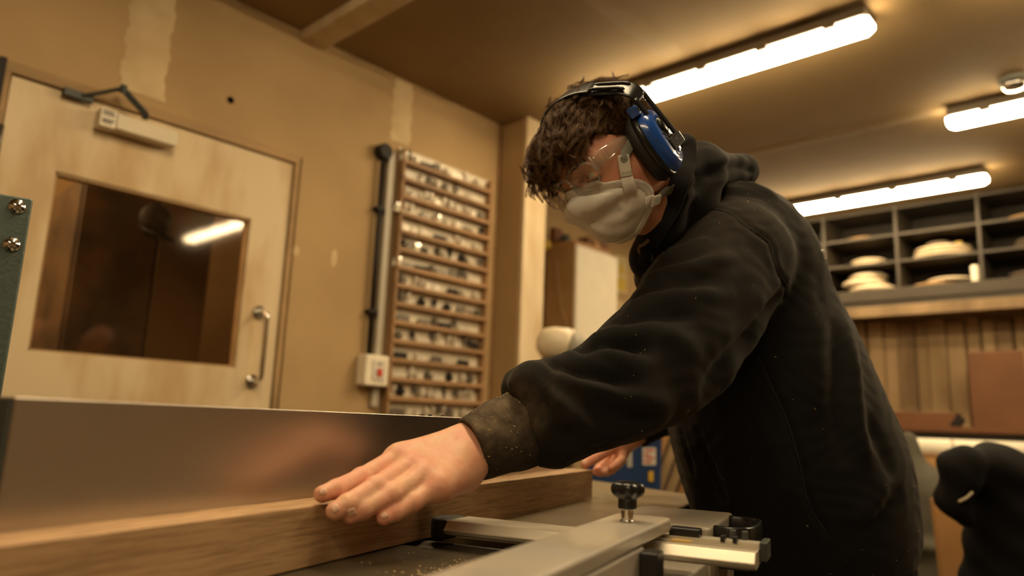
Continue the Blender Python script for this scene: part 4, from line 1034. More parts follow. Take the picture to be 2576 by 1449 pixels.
body = obj('body', (V, F), m_skin, person, smooth=True)
# flushed patches on knuckles, ear side of the cheek and nail folds
fl_ = np.zeros(len(V))
def flush(c, r, a):
    global fl_
    d2 = ((V - c) ** 2).sum(1); fl_ = np.maximum(fl_, a * np.exp(-d2 / (r * r)))
for k in fing:
    P = FP[k]; flush(P[-1], .010, .30); flush(P[1], .007, .22); flush(P[0], .010, .22)
for (x, y, d_, r_, a) in ((926, 1282, .692, .0028, .95), (836, 1228, .69, .0045, .55), (912, 1203, .725, .0045, .5), (1160, 1190, .795, .014, .35), (985, 1293, .745, .005, .3), (1150, 1102, .81, .0025, .4), (1142, 1197, .80, .0022, .4)): flush(K(x, y, d_), r_, a)
flush(Hp(.045, .055, -.030), .028, .55); flush(Hp(.03, .055, -.055), .02, .4); flush(Hp(.05, .045, .05), .02, .2)
for k in RP: flush(RP[k][-1], .012, .35); flush(RP[k][1], .010, .3)
fl_ = np.maximum(fl_, .22 * (np.linalg.norm(V - RW, axis=1) < .14))
at = body.data.attributes.new('flush', 'FLOAT', 'POINT')
me = body.data; co = np.zeros(len(me.vertices) * 3); me.vertices.foreach_get('co', co)
at.data.foreach_set('value', fl_[:len(me.vertices)].astype(np.float32) if len(me.vertices) == len(V) else np.zeros(len(me.vertices), np.float32))
# fingernails
hitL = Hit(*HANDL)
def nail(cx, cy, dirx, diry, L, Wd, hit, parent, m):
    """a curved little plate lying on the skin: centre pixel, direction pixel vector towards the tip"""
    n = math.hypot(dirx, diry); dx, dy = dirx / n, diry / n; bm = bmesh.new(); rows = []
    for i in range(7):
        row = []
        for j in range(7):
            a = (i / 6 - .5) * 2; c_ = (j / 6 - .5) * 2; w = Wd * (1 - .35 * max(0, abs(a) - .4) ** 1.0)
            p = hit.px(cx + dx * a * L + -dy * c_ * w, cy + dy * a * L + dx * c_ * w, .0002 + .0004 * (1 - c_ * c_))
            if p is None: return
            row.append(bm.verts.new(p))
        rows.append(row)
    for A, B in zip(rows[:-1], rows[1:]):
        for k in range(6): bm.faces.new((A[k], A[k + 1], B[k + 1], B[k]))
    o = obj('fingernail', bm, m, parent, smooth=True)
    s_ = o.modifiers.new('solid', 'SOLIDIFY'); s_.thickness = .0003
for (x, y, dx, dy, L, w) in ((813, 1237, -20, 8, 9, 8), (843, 1279, -14, 11, 10, 10.5), (885, 1289, -18, 8, 10.5, 10), (967, 1297, -16, 9, 8.5, 8)): nail(x, y, dx, dy, L, w, hitL, body, m_nail)
hitR = Hit(np.concatenate([V]), F)
nail(1471, 1163, -14, 9, 6, 6, hitR, body, m_nail)
# eyes and lashes, brows
for s in (1, -1):
    b = bmesh.new(); ball(b, Hp(.0655, .031 * s, .0195), .0092, 18, 12); obj('eye', b, m_eye, body, smooth=True)
    b = tube(bmesh.new(), spline([Hp(.0725, .020 * s, .0135), Hp(.0765, .031 * s, .0120), Hp(.0705, .043 * s, .0135)], 5), .0016, 6); obj('eyelashes', b, m_lash, body, smooth=True)
    b = tube(bmesh.new(), spline([Hp(.083, .012 * s, .036), Hp(.081, .028 * s, .042), Hp(.070, .046 * s, .040)], 6), [.0040] * 6 + [.0036] * 6 + [.0016], 8, flat=(1.0, .6)); obj('eyebrow', b, m_lash, body, smooth=True)

# ---- hair: cap and curls
def hairline(f, l, u):
    """positive where hair grows (head frame)"""
    a = np.abs(l)
    front = u - (.072 - .35 * np.maximum(0, .0 - f) - .0 * a) + 0 * f
    edge = .066 + .0 * f
    # line: from forehead top (f .07,u .066) to temple (f .045,u .045) to sideburn (f .02,u -.02), down to the nape
    lim = np.where(f > .045, .061 - .10 * (f - .045), np.where(f > .010, .061 - (.045 - f) * 1.05, -.013 - (.010 - f) * .55))
    return u - np.clip(lim, -.062, .1)
m_hair = bpy.data.materials.new('brown_hair'); m_hair.use_nodes = True
pb = m_hair.node_tree.nodes['Principled BSDF']; pb.inputs['Base Color'].default_value = (.075, .036, .015, 1); pb.inputs['Roughness'].default_value = .45; pb.inputs['Specular IOR Level'].default_value = .22; pb.inputs['Specular Tint'].default_value = (.95, .62, .34, 1)
m_hcap = mat('hair_under', (.018, .010, .005), 1., spec=0.)
Fc = Field((-.13, -.11, -.07), (.13, .11, .15), .0032)
Fc.ell((-.008, 0, .036), (.095, .080, .088), k=.01); Fc.ell((-.028, 0, .005), (.072, .070, .066), k=.02); Fc.ell((.035, 0, .050), (.056, .060, .044), k=.02); Fc.ell((.052, .000, .066), (.035, .046, .028), k=.02); Fc.ell((-.050, 0, .070), (.040, .050, .036), k=.02)
P3 = np.stack(np.meshgrid(*Fc.ax, indexing='ij'), -1)
Fc.put((slice(None),) * 3, hairline(P3[..., 0], P3[..., 1], P3[..., 2]).astype(np.float32) * .8, .006, 'cut')   # keep where positive
Fc.f = np.maximum(Fc.f, 0 * Fc.f - 1)
V, F = Fc.mesh(); V = relax(V, F, 2)
V = V + vnormals(V, F) * (.0022 * np.sin(V[:, [0]] * 190 + 3 * np.sin(V[:, [1]] * 90)) * np.sin(V[:, [2]] * 170 + V[:, [1]] * 120))
NV = vnormals(V, F)
hair = obj('hair', (Hs(V), F), m_hcap, person, smooth=True)
# strands
gl = HM.T @ np.array([0, 0, -1.])          # gravity in the head frame
roots = rng.permutation(len(V))
strP = []; strR = []
ncl = 0; occupied = []
for ri in roots:
    p = V[ri]; n = NV[ri]
    if n @ n < .5 or hairline(*p) < .001: continue
    f, l, u = p
    ncl += 1
    if ncl > 1500: break
    top = min(1, max(0, (u - .035) / .06)); fr = min(1, max(0, (f - .0) / .06)); nearband = math.exp(-((f - .004) / .026) ** 2) * (u > .04)
    Lh = .018 + .024 * top + .028 * top * fr
    if u < .03: Lh = .013
    tdir = np.array([.8, .15 * np.sign(l), -.25]) * (.5 + fr) + np.array([-.1, 0, -.5]) * (1 - top) + rng.normal(0, .30, 3); tdir -= n * (tdir @ n); tdir /= np.linalg.norm(tdir) + 1e-9
    for _ in range(4):
        e_ = p + tdir * Lh
        if hairline(*e_) < (.001 if l > -.01 else -.008): Lh *= .72
    bi = np.cross(n, tdir)
    big = top * (.35 + .65 * fr) * (1 - .9 * nearband); Lh *= 1 - .35 * nearband
    rad = .0015 + .0074 * big * (.35 + .65 * rng.random()); turns = (.45 + .9 * rng.random()) * (.55 + big)
    ph = rng.random() * 6.28; hand = rng.choice([-1, 1]); NP = 18
    t = np.linspace(0, 1, NP)[:, None]
    hgt = (.002 + .005 * big * (.5 + rng.random()))
    cen = p - n * .003 + n * (hgt * np.sin(t * 2.6)) + tdir * Lh * t - n * (Lh ** 2 * t ** 2 * 4.5)
    ang = ph + hand * turns * 6.28 * t
    cur = (tdir * np.cos(ang) * .8 + bi * np.sin(ang) + n * np.cos(ang) * .35) * rad * np.minimum(1, t * 2.2)
    nst = 28
    for s in range(nst):
        off = rng.normal(0, 1, 3) * (.0020 if top > .2 else .0036); off2 = rng.normal(0, 1, 3) * .0012
        w = 1 + rng.normal(0, .09)
        pts = cen + off * (1 - t * .8) + off2 * t + cur * w + rng.normal(0, .00022, (NP, 3))
        strP.append(pts); strR.append(np.linspace(.00014, .00006, NP))
# loose ringlets at the edge of the fringe, over the far temple and the brow
for k in range(34):
    if k < 22: f, l, u = .080 + rng.normal(0, .003), rng.uniform(-.046, -.002), .056 + rng.normal(0, .005)
    else:
        a_ = rng.random(); f, l, u = .082 - .045 * a_, .012 + .048 * a_, .070 + rng.normal(0, .003)
    n = np.array([f, l * 1.3, u * .6]); n /= np.linalg.norm(n); t = np.linspace(0, 1, 22)[:, None]; Lh = (.016 + .012 * rng.random()) * (1 if k < 22 else .6); rad = .0035 + .0035 * rng.random()
    ph = rng.random() * 6.28; ang = ph + (.8 + .8 * rng.random()) * 6.28 * t * rng.choice([-1, 1])
    a1 = np.cross(n, [0, 0, 1.]); a1 /= np.linalg.norm(a1); dn_ = np.cross(a1, n); dn_ = -dn_ if dn_[2] > 0 else dn_
    cen = np.array([f, l, u]) + n * (.002 + .003 * np.sin(t * 2.4)) + dn_ * Lh * t
    cur = (a1 * np.cos(ang) + dn_ * np.sin(ang) * .8 + n * np.sin(ang) * .4) * rad * (.5 + .7 * t)
    for s in range(30):
        strP.append(cen + cur * (1 + rng.normal(0, .08)) + rng.normal(0, .0009, 3) + rng.normal(0, .0002, (22, 3))); strR.append(np.linspace(.00016, .00007, 22))
# flyaways
for k in range(260):
    ri = roots[k % len(roots)]; p = V[ri]; n = NV[ri]
    if hairline(*p) < .004: continue
    t = np.linspace(0, 1, 12)[:, None]; d = rng.normal(0, 1, 3); d -= n * (d @ n)
    strP.append(p + n * (.013 * t * rng.random()) + d * .014 * t + np.cross(n, d) * .006 * np.sin(t * 6)); strR.append(np.linspace(.00009, .00004, 12))
hc = bpy.data.hair_curves.new('hair_strands'); hc.add_curves([len(p) for p in strP])
allq = Hs(np.concatenate(strP)) - np.array(person.location)
hc.points.foreach_set('position', allq.astype(np.float32).ravel())
hc.points.foreach_set('radius', np.concatenate(strR).astype(np.float32))
hso = bpy.data.objects.new('curls', hc); COL.objects.link(hso); hso.parent = hair; hc.materials.append(m_hair); hso['kind'] = 'stuff'

# ---- hoodie
ZD = CF
lo_ = np.minimum.reduce([K(1240, 1200, .85), K(2330, 1420, 1.0), K(2330, 1420, 1.6), K(1500, 300, 1.0), K(1500, 300, 1.6)]); hi_ = np.maximum.reduce([K(1240, 1200, .85), K(2330, 1420, 1.0), K(2330, 1420, 1.6), K(1500, 300, 1.0), K(1500, 300, 1.6), K(2200, 500, 1.6)])
lo_ = lo_ - .12; hi_ = hi_ + .12; lo_[2] = K(2040, 1560, 1.3)[2]
Fo = Field(lo_, hi_, .0052)
sq = (CF, .80)
# trunk: stations (x, y, depth, radius), the section wider in depth
tr = [(1815, 655, 1.30, .128), (1850, 790, 1.30, .146), (1903, 930, 1.30, .160), (1950, 1080, 1.31, .172), (1993, 1200, 1.32, .176), (2018, 1320, 1.32, .166), (2028, 1400, 1.32, .146)]
for a, b_ in zip(tr[:-1], tr[1:]): Fo.cone(K(*a[:3]), K(*b_[:3]), a[3], b_[3], .05, sq=sq)
Fo.cone(K(2025, 1380, 1.32), K(2030, 1470, 1.32), .145, .132, .02, sq=sq)
# shoulders and upper back
Fo.cone(K(1790, 625, 1.18), K(1775, 645, 1.42), .085, .085, .05)
Fo.cone(K(1862, 592, 1.20), K(1866, 600, 1.42), .080, .084, .05)
Fo.cone(K(1918, 668, 1.22), K(1922, 676, 1.44), .088, .094, .05)
# left sleeve
sl = [(1842, 655, 1.125, .092), (1765, 768, 1.06, .090), (1700, 866, 1.005, .085), (1630, 924, .965, .078), (1560, 970, .935, .069), (1480, 1010, .91, .060), (1400, 1040, .892, .0535), (1345, 1046, .880, .0515), (1318, 1054, .874, .048)]
for a, b_ in zip(sl[:-1], sl[1:]): Fo.cone(K(*a[:3]), K(*b_[:3]), a[3], b_[3], .018)
axs = K(1310, 1080, .875) - K(1480, 1010, .91)
Fo.ell(K(1335, 975, .882), (.024, .024, .024), k=.035)         # blouse of cloth above the cuff
Fo.ell(K(1395, 1122, .885), (.022,) * 3, k=.03)
Fo.ell(K(1672, 962, .985), (.040,) * 3, k=.03)                   # slack under the elbow
# right sleeve
sr = [(1748, 680, 1.47, .082), (1775, 800, 1.52, .078), (1782, 915, 1.54, .070), (1715, 975, 1.51, .060), (1655, 1030, 1.49, .050), (1628, 1055, 1.485, .040)]
for a, b_ in zip(sr[:-1], sr[1:]): Fo.cone(K(*a[:3]), K(*b_[:3]), a[3], b_[3], .03)
# kangaroo pocket bulge at the front
Fo.cone(K(1795, 1090, 1.25), K(1835, 1240, 1.27), .058, .055, .03)
Fo.cone(K(1668, 705, 1.30), K(1690, 800, 1.32), .042, .055, .04)
# neck hole
Fo.cone(K(1700, 470, 1.15), K(1745, 560, 1.22), .066, .055, .01, op='cut')
Fo.halfspace(K(1306, 1082, .874), axs, .012)
V, F = Fo.mesh(); V = relax(V, F, 3)
hitO = Hit(V, F)
N_ = vnormals(V, F)
folds = [  # (pixel polyline, amplitude m, half width m)
 ([(1302, 965), (1345, 982), (1400, 1018), (1452, 1060), (1505, 1092)], .0085, .013),
 ([(1335, 938), (1400, 945), (1470, 967), (1560, 988), (1640, 1008), (1700, 1022)], .0110, .016),
 ([(1330, 1000), (1370, 1035), (1420, 1075), (1460, 1110)], -.0080, .013),
 ([(1394, 936), (1450, 942), (1530, 958), (1610, 975)], -.0135, .0095),
 ([(1400, 922), (1450, 898), (1507, 888), (1570, 900), (1660, 940)], .0090, .017),
 ([(1470, 888), (1510, 874), (1570, 870), (1650, 890)], -.0135, .0095),
 ([(1513, 852), (1560, 836), (1620, 832), (1700, 850), (1770, 890)], .0080, .017),
 ([(1575, 812), (1620, 796), (1690, 790), (1760, 800)], -.0095, .012),
 ([(1605, 768), (1650, 752), (1700, 747), (1790, 742), (1850, 730)], .0075, .015),
 ([(1620, 735), (1680, 715), (1740, 712), (1820, 700)], -.0060, .012),
 ([(1640, 700), (1690, 682), (1740, 677), (1800, 658), (1855, 641)], .0070, .013),
 ([(1655, 672), (1720, 650), (1790, 628)], -.0050, .009),
 ([(1668, 650), (1720, 622), (1790, 600)], .0050, .010),
 ([(1500, 1020), (1580, 1050), (1650, 1058)], -.006, .016),
 ([(1450, 1130), (1540, 1100), (1620, 1072), (1690, 1042)], .006, .012),
 ([(1395, 1095), (1450, 1125), (1500, 1118), (1590, 1085)], -.005, .010),
 ([(1880, 470), (1800, 490), (1720, 560)], .003, .012),
 ([(1850, 455), (1900, 470), (1960, 500)], .004, .012),
 ([(1720, 515), (1800, 490), (1880, 488), (1950, 505)], -.003, .010),
 ([(2130, 800), (2144, 930), (2150, 1023), (2168, 1120), (2200, 1180)], .009, .017),
 ([(2095, 800), (2110, 930), (2110, 1060), (2130, 1180)], -.008, .018),
 ([(2060, 760), (2050, 900), (2060, 1060)], .006, .022),
 ([(2180, 1040), (2215, 1120), (2245, 1200)], -.006, .016),
 ([(1975, 720), (1930, 800), (1860, 880), (1760, 980)], -.012, .016),
 ([(1900, 890), (1975, 1050), (2035, 1265), (2080, 1340)], -.0025, .0035),
 ([(1880, 1000), (1950, 1150), (2000, 1300)], .005, .02),
 ([(2230, 1180), (2200, 1260), (2140, 1330)], .006, .018), ([(2270, 1235), (2210, 1310), (2120, 1370)], -.006, .012),
 ([(1890, 900), (2000, 780), (2050, 700)], .004, .02),
]
disp = np.zeros(len(V))
for pts, amp, w in folds:
    L_ = hitO.line(pts, 0, 5)
    if len(L_) < 3: continue
    d_, t_ = polydist(V, L_)
    disp += amp * np.exp(-(d_ / w) ** 2) * 1.25 * (np.clip((1 - t_) * 4, 0, 1) * (1 if pts[0][0] < 1700 else np.clip(t_ * 4, 0, 1))) ** .7
seams = {'armhole': [(1776, 531), (1800, 526), (1839, 538), (1884, 573), (1933, 609), (1946, 648), (1959, 687), (1977, 719), (1972, 748)],
         'armfront': [(1776, 531), (1750, 548), (1722, 570), (1700, 592), (1683, 612), (1665, 640)],
         'shoulder': [(1757, 487), (1766, 510), (1778, 531)],
         'side': [(1905, 892), (1940, 970), (1978, 1052), (2010, 1160), (2036, 1269), (2079, 1341)],
         'pocket': [(1752, 1078), (1766, 1110), (1790, 1168), (1812, 1215), (1826, 1254)],
         'front': [(1716, 1092), (1726, 1125), (1745, 1190)]}
for k, pts in seams.items():
    d_, t_ = polydist(V, hitO.line(pts, 0, 6)); disp -= .0034 * np.exp(-(d_ / .0045) ** 2)
    disp += .0012 * np.exp(-((d_ - .010) / .006) ** 2)
V = V + N_ * disp[:, None]
V = relax(V, F, 1, .4)
V = V + vnormals(V, F) * (.0009 * (np.sin(V[:, [0]] * 130 + 4 * np.sin(V[:, [2]] * 41)) * np.sin(V[:, [2]] * 117 + 3 * np.sin(V[:, [1]] * 52))))
hoodie = obj('hoodie', (V, F), m_fleece, person, smooth=True); hoodie['label'] = 'black fleece hooded top dusted with sawdust'
hitO = Hit(V, F)
dust = np.zeros(len(V))
def dst(x, y, r, a):
    global dust
    p = hitO.px(x, y)
    if p is None: return
    dust = np.maximum(dust, a * np.exp(-((V - p) ** 2).sum(1) / r ** 2))
dst(1310, 985, .02, .55); dst(1350, 1030, .016, .6); dst(1345, 1060, .018, .6); dst(1330, 1010, .02, .7); dst(1380, 1000, .04, .18); dst(1700, 1050, .05, .10); dst(1820, 560, .10, .12)
at = hoodie.data.attributes.new('dust', 'FLOAT', 'POINT'); at.data.foreach_set('value', dust.astype(np.float32))
for k, pts in seams.items():
    for dv in (0,):
        L_ = hitO.line(pts, .0002, 8); obj('seam', tube(bmesh.new(), L_, .0011, 6), m_hoodseam, hoodie, smooth=True)
# cuffs
def cuff(path, rad, name, th=.0035):
    bm = bmesh.new(); n = 72; P = [np.array(K(*p)) for p in path]; Q = spline(P, 5); N = len(Q); R = np.interp(np.linspace(0, 1, N), np.linspace(0, 1, len(rad)), rad)
    prev = Vector(CB); out = []; inn = []
    for i, q in enumerate(Q):
        t = Vector(Q[min(i + 1, N - 1)] - Q[max(i - 1, 0)]).normalized(); s = t.cross(prev).normalized(); nn = s.cross(t).normalized(); prev = nn
        ro = []; ri_ = []
        for k in range(n):
            a = 2 * math.pi * k / n; wob = 1 + .025 * math.sin(3 * a + i * .4) + .012 * math.sin(7 * a - i * .7)
            d_ = s * math.cos(a) * 1.0 + nn * math.sin(a) * 1.13
            ro.append(bm.verts.new(Vector(q) + d_ * (R[i] * wob + .0006 * (k % 2)))); ri_.append(bm.verts.new(Vector(q) + d_ * (R[i] * wob - th)))
        out.append(ro); inn.append(ri_)
    for A, B, fl in [(out[i], out[i + 1], 0) for i in range(N - 1)] + [(inn[i], inn[i + 1], 1) for i in range(N - 1)] + [(out[0], inn[0], 1), (out[-1], inn[-1], 0)]:
        for k in range(n): bm.faces.new((A[k], A[(k + 1) % n], B[(k + 1) % n], B[k]))
    o = obj(name, bm, m_fleece, hoodie, smooth=True); o['label'] = 'dusty ribbed cuff'
    return o, Q
cf, Q = cuff([(1186, 1130, .834), (1230, 1112, .845), (1275, 1093, .860), (1312, 1076, .874), (1335, 1068, .882)], [.0325, .0365, .0400, .0425, .0425], 'cuff')
me = cf.data; co = np.zeros(len(me.vertices) * 3); me.vertices.foreach_get('co', co); co = co.reshape(-1, 3) + np.array(person.location)
dd = np.zeros(len(co))
for (x, y, d_, r_, a) in ((1230, 1055, .82, .040, 1.3), (1270, 1030, .83, .040, 1.3), (1305, 1020, .84, .035, 1.3), (1195, 1062, .81, .035, 1.2), (1260, 1090, .82, .045, .8), (1240, 1150, .82, .05, .35)): dd = np.maximum(dd, a * np.exp(-((co - K(x, y, d_)) ** 2).sum(1) / r_ ** 2))
at = me.attributes.new('dust', 'FLOAT', 'POINT'); at.data.foreach_set('value', dd.astype(np.float32))
cf2, _ = cuff([(1596, 1084, 1.467), (1615, 1068, 1.475), (1640, 1045, 1.488)], [.034, .038, .046], 'cuff')
# stitching ring where the sleeve meets the cuff
# ---- hood
Fh_ = Field(K(1740, 500, 1.2) - .26, K(1740, 500, 1.2) + .26, .0048)
hp = [(1730, 392, 1.085, .030), (1800, 432, 1.19, .052), (1850, 436, 1.25, .032)]
Fh_.cone(K(1722, 366, 1.085), K(1694, 470, 1.062), .019, .026, .02)
Fh_.cone(K(1694, 470, 1.062), K(1664, 566, 1.075), .026, .030, .02)
Fh_.cone(K(1664, 566, 1.075), K(1642, 650, 1.12), .030, .034, .02)
Fh_.cone(K(1642, 650, 1.12), K(1642, 700, 1.20), .030, .030, .02)
Fh_.cone(K(1768, 430, 1.13), K(1733, 520, 1.12), .036, .038, .02)
Fh_.cone(K(1770, 418, 1.14), K(1835, 430, 1.22), .032, .024, .015)
Fh_.cone(K(1835, 426, 1.22), K(1872, 430, 1.26), .024, .019, .015)
Fh_.cone(K(1860, 430, 1.26), K(1850, 440, 1.40), .026, .03, .03)
Fh_.cone(K(1755, 410, 1.16), K(1765, 425, 1.36), .034, .038, .02)
Fh_.cone(K(1740, 440, 1.36), K(1680, 600, 1.38), .04, .04, .03)
Fh_.cone(K(1680, 600, 1.38), K(1642, 700, 1.24), .04, .03, .03)
Fh_.cone(K(1735, 520, 1.12), K(1690, 620, 1.14), .035, .035, .03)
Fh_.cone(K(1660, 400, 1.15), K(1664, 520, 1.20), .058, .046, .006, op='cut')
Fh_.cone(K(1664, 520, 1.20), K(1640, 640, 1.26), .046, .044, .006, op='cut')
Fh_.cone(K(1715, 430, 1.165), K(1672, 560, 1.15), .022, .024, .01); Fh_.cone(K(1672, 560, 1.15), K(1640, 640, 1.17), .024, .026, .01)
V2, F2 = Fh_.mesh(); V2 = relax(V2, F2, 2); hh = Hit(V2, F2); N2 = vnormals(V2, F2); dp = np.zeros(len(V2))
for pts, amp, w in [([(1890, 428), (1850, 418), (1810, 426), (1770, 446), (1740, 480)], -.0045, .006), ([(1745, 352), (1752, 400), (1738, 450), (1715, 510), (1690, 570)], -.0035, .004),
                    ([(1870, 398), (1830, 400), (1790, 415)], .004, .010), ([(1775, 380), (1770, 430), (1745, 490)], .004, .010), ([(1890, 445), (1840, 452), (1790, 462), (1750, 500)], .004, .009)]:
    L_ = hh.line(pts, 0, 5)
    if len(L_) > 2: d_, t_ = polydist(V2, L_); dp += amp * np.exp(-(d_ / w) ** 2)
V2 = V2 + N2 * dp[:, None]
hood = obj('hood', (V2, F2), m_fleece, hoodie, smooth=True)
hl_ = hh.line([(1716, 352), (1732, 372), (1728, 420), (1712, 470), (1694, 520), (1672, 570), (1652, 620)], .0015, 6)
if len(hl_) > 4: obj('hood_hem', tube(bmesh.new(), hl_, list(np.interp(np.linspace(0, 1, len(hl_)), [0, .05, .7, 1], [.6, 1., 1., .35])), 12, flat=(.0105, .0042), up0=-CF), m_fleece, hood, smooth=True)
for side in (0,):
    def onh(x, y, lift=.004):
        a_ = hh.px(x, y, lift); b_ = hitO.px(x, y, lift)
        c_ = [q for q in (a_, b_) if q is not None]
        return min(c_, key=lambda q: np.linalg.norm(q - CC)) if c_ else K(x, y, 1.14)
    cords = [onh(1634, 602, .002), onh(1624, 612), onh(1616, 616), onh(1613, 628), onh(1620, 637), onh(1630, 632), onh(1638, 640), onh(1640, 652, .002)]
    obj('drawcord', tube(bmesh.new(), spline(cords, 6), .0028, 8), mat('cord', (.16, .115, .065), .8), hoodie, smooth=True)
b = bmesh.new(); ball(b, onh(1628, 640, .003), .010, 14, 10); ball(b, onh(1622, 652, .002), .009, 14, 10); obj('cord_knot', b, m_fleece, hoodie, smooth=True)
# pale print on the back, only its edge in sight
L_ = hitO.line([(2066, 628), (2071, 640), (2075, 654)], .0008, 6)
if len(L_) > 3: obj('back_print', tube(bmesh.new(), L_, [.2] + [1.] * (len(L_) - 2) + [.2], 8, flat=(.0034, .0005), up0=-CF), m_printw, hoodie, smooth=True)
# sawdust specks caught in the fleece
P = []; Nn = []
vn = vnormals(V, F); area = rng.integers(0, len(V), 260)
for i in area: P.append(V[i]); Nn.append(vn[i])
for (x, y) in ((1587, 998), (1573, 1002), (1809, 561), (2049, 1027), (1750, 750), (1860, 455), (1800, 470), (1525, 1110), (2050, 1030), (1880, 507), (1610, 890), (1420, 860), (1500, 838)):
    p = hitO.px(x, y)
    if p is not None: P += [p, p + .0006]; Nn += [-CF, -CF]
specks('sawdust', P, Nn, .0006, m_dust, hoodie)
mecf = co; P = []; Nn = []
for i in rng.integers(0, len(co), 400):
    if dd[i] > rng.random() * .9: P.append(co[i]); Nn.append(-CF)
specks('sawdust', P, Nn, .0007, m_dust, cf)
# ---- trousers and boots
Ft = Field(pts_.min(0) - .25, np.array([pts_.max(0)[0] + .25, pts_.max(0)[1] + .25, HIP[2] + .12]), .009)
Ft.cone(HIP + Kv(0, .06, -.05), HIP + Kv(0, .06, .05), .125, .125, .05, sq=(CF, .85))
for a, b_, c in ((hl, knl, ftl), (hr, knr, ftr)): Ft.cone(a, b_, .110, .082, .05); Ft.cone(b_, c + np.array([0, 0, .10]), .080, .070, .03)
for z_ in (.2, .26, .33): 
    for c in (ftl, ftr): Ft.cone(fl2(c, z_), fl2(c, z_ + .005), .076, .076, .02)
V3, F3 = Ft.mesh(); V3 = V3 + vnormals(V3, F3) * (.003 * np.sin(V3[:, [2]] * 45 + 5 * V3[:, [0]])); obj('trousers', (V3, F3), m_trouser, person, smooth=True)
for c in (ftl, ftr):
    Fx = Field(c + np.array([-.30, -.2, -.02]), c + np.array([.2, .2, .2]), .005)
    Fx.cone(c + np.array([0, 0, .055]), c + np.array([0, 0, .14]), .05, .058, .02); Fx.cone(c + np.array([0, 0, .045]), c + np.array([0, 0, .042]) - MX * .17, .046, .042, .02); Fx.halfspace((0, 0, .004), (0, 0, -1), .004)
    Vx, Fx_ = Fx.mesh(); obj('boot', (Vx, Fx_), m_rubber, person, smooth=True)

# ================================================================== ear defenders
ed = thing('ear_defenders', 'blue ear defenders with black cushions and a black headband', 'ear defenders', Hp(0, 0, .1))
def cup(s):
    """s=+1 the near (left) side"""
    ax = HL * s - HF * .52; ax /= np.linalg.norm(ax); c0 = Hp(-.003, .0625 * s, .002); FQ = HF + HL * s * .52; FQ /= np.linalg.norm(FQ)
    tilt = HF * -.10; up_ = HU
    def ring(h, a, b_, n=40, cf_=0., ex=2.3, fo=0.):
        out = []
        for k in range(n):
            th_ = 2 * math.pi * k / n; ca, sa = math.cos(th_), math.sin(th_)
            x = math.copysign(abs(ca) ** (2 / ex), ca) * a; y = math.copysign(abs(sa) ** (2 / ex), sa) * b_
            out.append(c0 + ax * h + FQ * (x + fo) + HU * y)
        return out
    def loft(rings, capa=True, capb=True):
        bm = bmesh.new(); R = [[bm.verts.new(p) for p in r] for r in rings]
        for A, B in zip(R[:-1], R[1:]):
            for k in range(len(A)): bm.faces.new((A[k], A[(k + 1) % len(A)], B[(k + 1) % len(A)], B[k]))
        if capa: bm.faces.new(R[0][::-1])
        if capb: bm.faces.new(R[-1])
        return bm
    cu = obj('ear_cushion', loft([ring(-.004, .026, .036), ring(-.002, .036, .047), ring(.006, .040, .0515), ring(.014, .039, .050), ring(.017, .034, .045)]), m_rubber, ed, smooth=True)
    sh = obj('cup_rim', loft([ring(.013, .039, .0495), ring(.016, .0405, .0515), ring(.021, .040, .051), ring(.023, .037, .048)]), m_black, ed, smooth=True)
    bl = obj('ear_cup', loft([ring(.021, .0375, .0485), ring(.030, .0365, .0470, fo=-.001), ring(.0375, .030, .041, fo=-.003, ex=2.8), ring(.0392, .027, .038, fo=-.004, ex=2.8)]), m_blueg, ed, bevel=.0015)
    # raised facet over the rear half, black oval slider seat
    b = loft([ring(.0390, .013, .032, fo=-.010, ex=2.6), ring(.0425, .010, .028, fo=-.011, ex=2.6)]); obj('raised_panel', b, m_blueg, bl, bevel=.001)
    b = lathe(bmesh.new(), [(.013, 0), (.0135, .004), (.009, .0065), (0, .007)], c0 + ax * .0385 + FQ * -.004 + HU * .014, ax, 24); obj('pivot_seat', b, m_black, bl, smooth=True)
    lug = bmesh.new()
    e1_, e2_ = HF, HU
    box(lug, (.010, .046, .018), (.026, .060, .031), lambda p: Vector(c0 + FQ * p.x + HU * p.y + ax * p.z)); lg = obj('slot_lug', lug, m_blueg, ed, bevel=.0015)
    sl_ = bmesh.new(); box(sl_, (.0125, .0495, .0305), (.0235, .0560, .0318), lambda p: Vector(c0 + FQ * p.x + HU * p.y + ax * p.z)); obj('slot', sl_, m_black, lg)
    return c0, ax, bl, FQ
m_blueg = mat('glossy_blue_plastic', (.012, .072, .34), .22, coat=.4, noise=.1, nscale=30)
cN, axN, bluN, FQN = cup(1); cF_, axF, bluF, FQF = cup(-1)
# headband: one strap over the hair, widening to two parallel bars with a slot on each side
BP = [(-.018, .0985, .062), (-.016, .0970, .076), (-.013, .0890, .0875), (-.010, .0750, .0965), (-.004, .057, .1080), (.001, .030, .1205), (.003, 0, .1245)]
def bandpts(n=5, add=0.):
    P = BP[:-1] + [(f, -l, u) for f, l, u in BP[::-1]]; Q = spline(P, n)
    return [Hp(q[0], q[1] * (1 + add / .1), q[2] * (1 + add / .12)) for q in Q]
bq = bandpts(); hb = obj('headband', tube(bmesh.new(), bq, 1, 12, flat=(.0150, .0018), up0=HL), m_black, ed, smooth=True)
bq2 = bandpts(add=.0022); N2_ = len(bq2)
obj('headband_cover', tube(bmesh.new(), bq2[N2_ // 2 - 9:], 1, 12, flat=(.0165, .0020), up0=HL * .6 + HU), m_black, ed, smooth=True)
for off in (-.008, .008):
    pts3 = [p + HF * off + HU * .0012 for p in bq2[N2_ // 2 - 22:N2_ // 2 - 8]]
    obj('band_rib', tube(bmesh.new(), pts3, [.0008] + [.0026] * (len(pts3) - 2) + [.0008], 8), m_black, hb, smooth=True)
